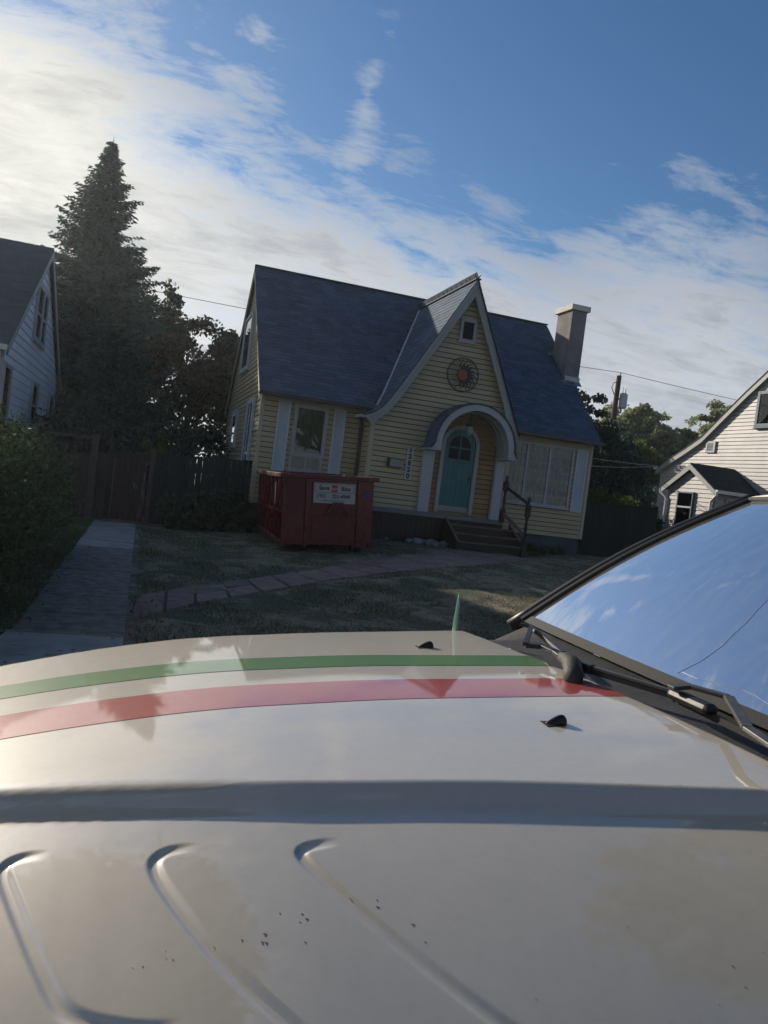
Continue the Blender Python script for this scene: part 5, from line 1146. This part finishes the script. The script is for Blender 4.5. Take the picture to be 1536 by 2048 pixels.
for a_,b_2 in zip(rows[:-1],rows[1:]): rf_.strip(a_,b_2)
rf_.build('roof','paint',car,smooth=True)
body=MB()
for s in (1,-1):
    yo=CY+s*1.255; yi=CY+s*1.20
    # side wall of the body, lower panel
    pr_b=[(-1.5,.55),(-1.5,-.05),(-1.35,-.1),(-.95,-.1),(-.85,.2),(-.6,.32),(-.35,.2),(-.25,-.1),(2.9,-.1),(3.0,.2),(3.25,.32),(3.5,.2),(3.6,-.1),(4.4,-.1),(4.4,1.05),(1.5,.93 if s>0 else 1.0)]+[(x,float(hood_z(np.array([x]),np.array([Y1h if s>0 else Y0h]))[0])-.005) for x in (1.1,.6,0,-.6,-1.1)]
    a_=[K(x,yo,z) for x,z in pr_b]; body.prism(a_,(0,-s*.04,0))
    ub=[(1.5,1.08),(4.4,1.05),(4.3,1.80),(2.5,1.80)]
    st_=K(0,0,0)
body.build('body_side','paint',car)
MB().add([K(-1.56,.52,-.0),K(-1.56,2.98,-.0),K(-1.56,2.98,.60),K(-1.56,.52,.60)],[(0,1,2,3)]).box(*[v for v in (KS*-1.62,KS*-1.54,KS*.6,KS*2.9,.25,.45)]).build('front_bumper','plastic',car)
MB().add([K(4.4,.5,-.1),K(4.4,3.0,-.1),K(4.4,3.0,1.8),K(4.4,.5,1.8)],[(0,1,2,3)]).build('tail_panel','paint',car)
for s in (1,-1):
    yo=CY+s*1.20; q=[K(1.47,CY+s*1.0,1.10),K(1.75,yo,1.0),K(4.38,yo,1.0),K(4.3,CY+s*.80,1.78),K(2.36,CY+s*.79,1.70)]
    MB().add(q,[(0,1,2,3,4)]).build('side_window','dark_glass',car)
for x in (-.6,3.25):
    for s in (1,-1):
        c=K(x,CY+s*1.12,0); wz=.31; y0_,y1_=c[1]-.10,c[1]+.10
        wh=MB().tube([(c[0],y0_,wz-.096),(c[0],y0_+.02,wz-.096),(c[0],y1_-.02,wz-.096),(c[0],y1_,wz-.096)],[.28,.335,.335,.28],28).build('tyre','rubber',car,smooth=False)
        MB().tube([(c[0],y0_-.004,wz-.096),(c[0],y1_+.004,wz-.096)],.19,20).build('rim','metal_grey',wh)
# dashboard and seats seen through the glass
dsh=MB(); P1=[K(*glass_pt(v_,0.03,-.03)) for v_ in np.linspace(-.97,.97,20)]; P2=[(p[0]+.42,p[1],p[2]+.03) for p in P1]; P3=[(p[0]+.46,p[1],p[2]-.25) for p in P1]; dsh.strip(P1,P2).strip(P2,P3); dsh.build('dashboard','interior',car,smooth=True)
for yy in (1.2,2.3):
    c=K(2.9,yy,.9); MB().box(c[0],c[0]+.15,c[1]-.24,c[1]+.24,.7,1.32).box(c[0]+.03,c[0]+.13,c[1]-.12,c[1]+.12,1.34,1.52).build('seat','interior',car,bevel=.04)
MB().add([K(1.6,.6,0),K(4.3,.6,0),K(4.3,2.95,0),K(1.6,2.95,0)],[(0,1,2,3)]).build('cabin_floor','interior',car)
# wipers
def gp(v_,w_,l=.02): return K(*glass_pt(v_,w_,l))
def Kp(*L): return [K(*p) for p in L]
b1,b2=Kp((1.197,1.797,1.172),(1.306,1.559,1.172)); w1=MB().bar(b1,b2,.012,.012).build('wiper_blade','rubber',car)
d_=(Vector(b2)-Vector(b1)); MB().bar(Vector(b1)+d_*.12+Vector((0,0,.008)),Vector(b2)+Vector((0,0,.008)),.013,.005).build('spine','blade_metal',w1)
MB().bar(Vector(b1)-d_*.02+Vector((0,0,.003)),Vector(b1)+d_*.10+Vector((0,0,.003)),.022,.020).build('end_cap','plastic',w1,bevel=.003)
P=Kp((1.119,1.994,1.185),(1.17,1.981,1.188),(1.178,1.92,1.186),(1.178,1.881,1.182)); w2=MB()
for a_,c_ in zip(P[:-1],P[1:]): w2.bar(a_,c_,.022,.010)
w2=w2.build('wiper_arm','plastic',car,bevel=.002)
MB().tube(Kp((1.18,1.895,1.180),(1.175,1.85,1.182),(1.160,1.80,1.180),(1.145,1.765,1.165),(1.13,1.735,1.13)),[.010,.016,.020,.022,.020],12).build('arm_pivot','cowl',w2,smooth=True)
lp_=MB(); P=Kp((1.115,1.985,1.19),(1.20,2.12,1.196),(1.275,2.245,1.196),(1.25,2.275,1.196))
for a_,c_ in zip(P[:-1],P[1:]): lp_.bar(a_,c_,.011,.009)
lp_.build('bracket','plastic',w2)
MB().tube(Kp((1.303,2.281,1.180),(1.27,2.14,1.180),(1.213,1.932,1.178)),.008,8).build('link_rod','plastic',w2)
P=Kp((1.266,1.530,1.20),(1.322,1.532,1.205),(1.365,1.449,1.205),(1.239,1.252,1.195),(1.20,1.10,1.19)); w3=MB()
for a_,c_ in zip(P[:-1],P[1:]): w3.bar(a_,c_,.020,.008)
w3=w3.build('wiper_arm','blade_metal',car,bevel=.002)
q1,q2=Kp((1.30,1.565,1.178),(1.30,1.42,1.178)); MB().bar(q1,q2,.032,.022).build('pivot_cover','plastic',w3,bevel=.01)
q1,q2=Kp((1.31,1.56,1.165),(1.30,1.05,1.160)); MB().bar(q1,q2,.012,.012).build('blade','rubber',w3)
# far door mirror, antenna
m1=K(1.80,2.75,1.262); MB().tube([(m1[0]-.05,m1[1],m1[2]-.03),(m1[0]-.03,m1[1],m1[2]),(m1[0]+.06,m1[1],m1[2]+.01)],[.03,.05,.045],14).build('door_mirror','metal_grey',car,smooth=True)
an=K(1.10,2.46,1.08); MB().tube([(an[0],an[1],an[2]),(an[0],an[1],an[2]+.075),(an[0],an[1],an[2]+.083),(an[0],an[1],an[2]+.125),(an[0],an[1],an[2]+.142)],[.0085,.0078,.0062,.0045,.0012],12).build('antenna','antenna',car,smooth=True)
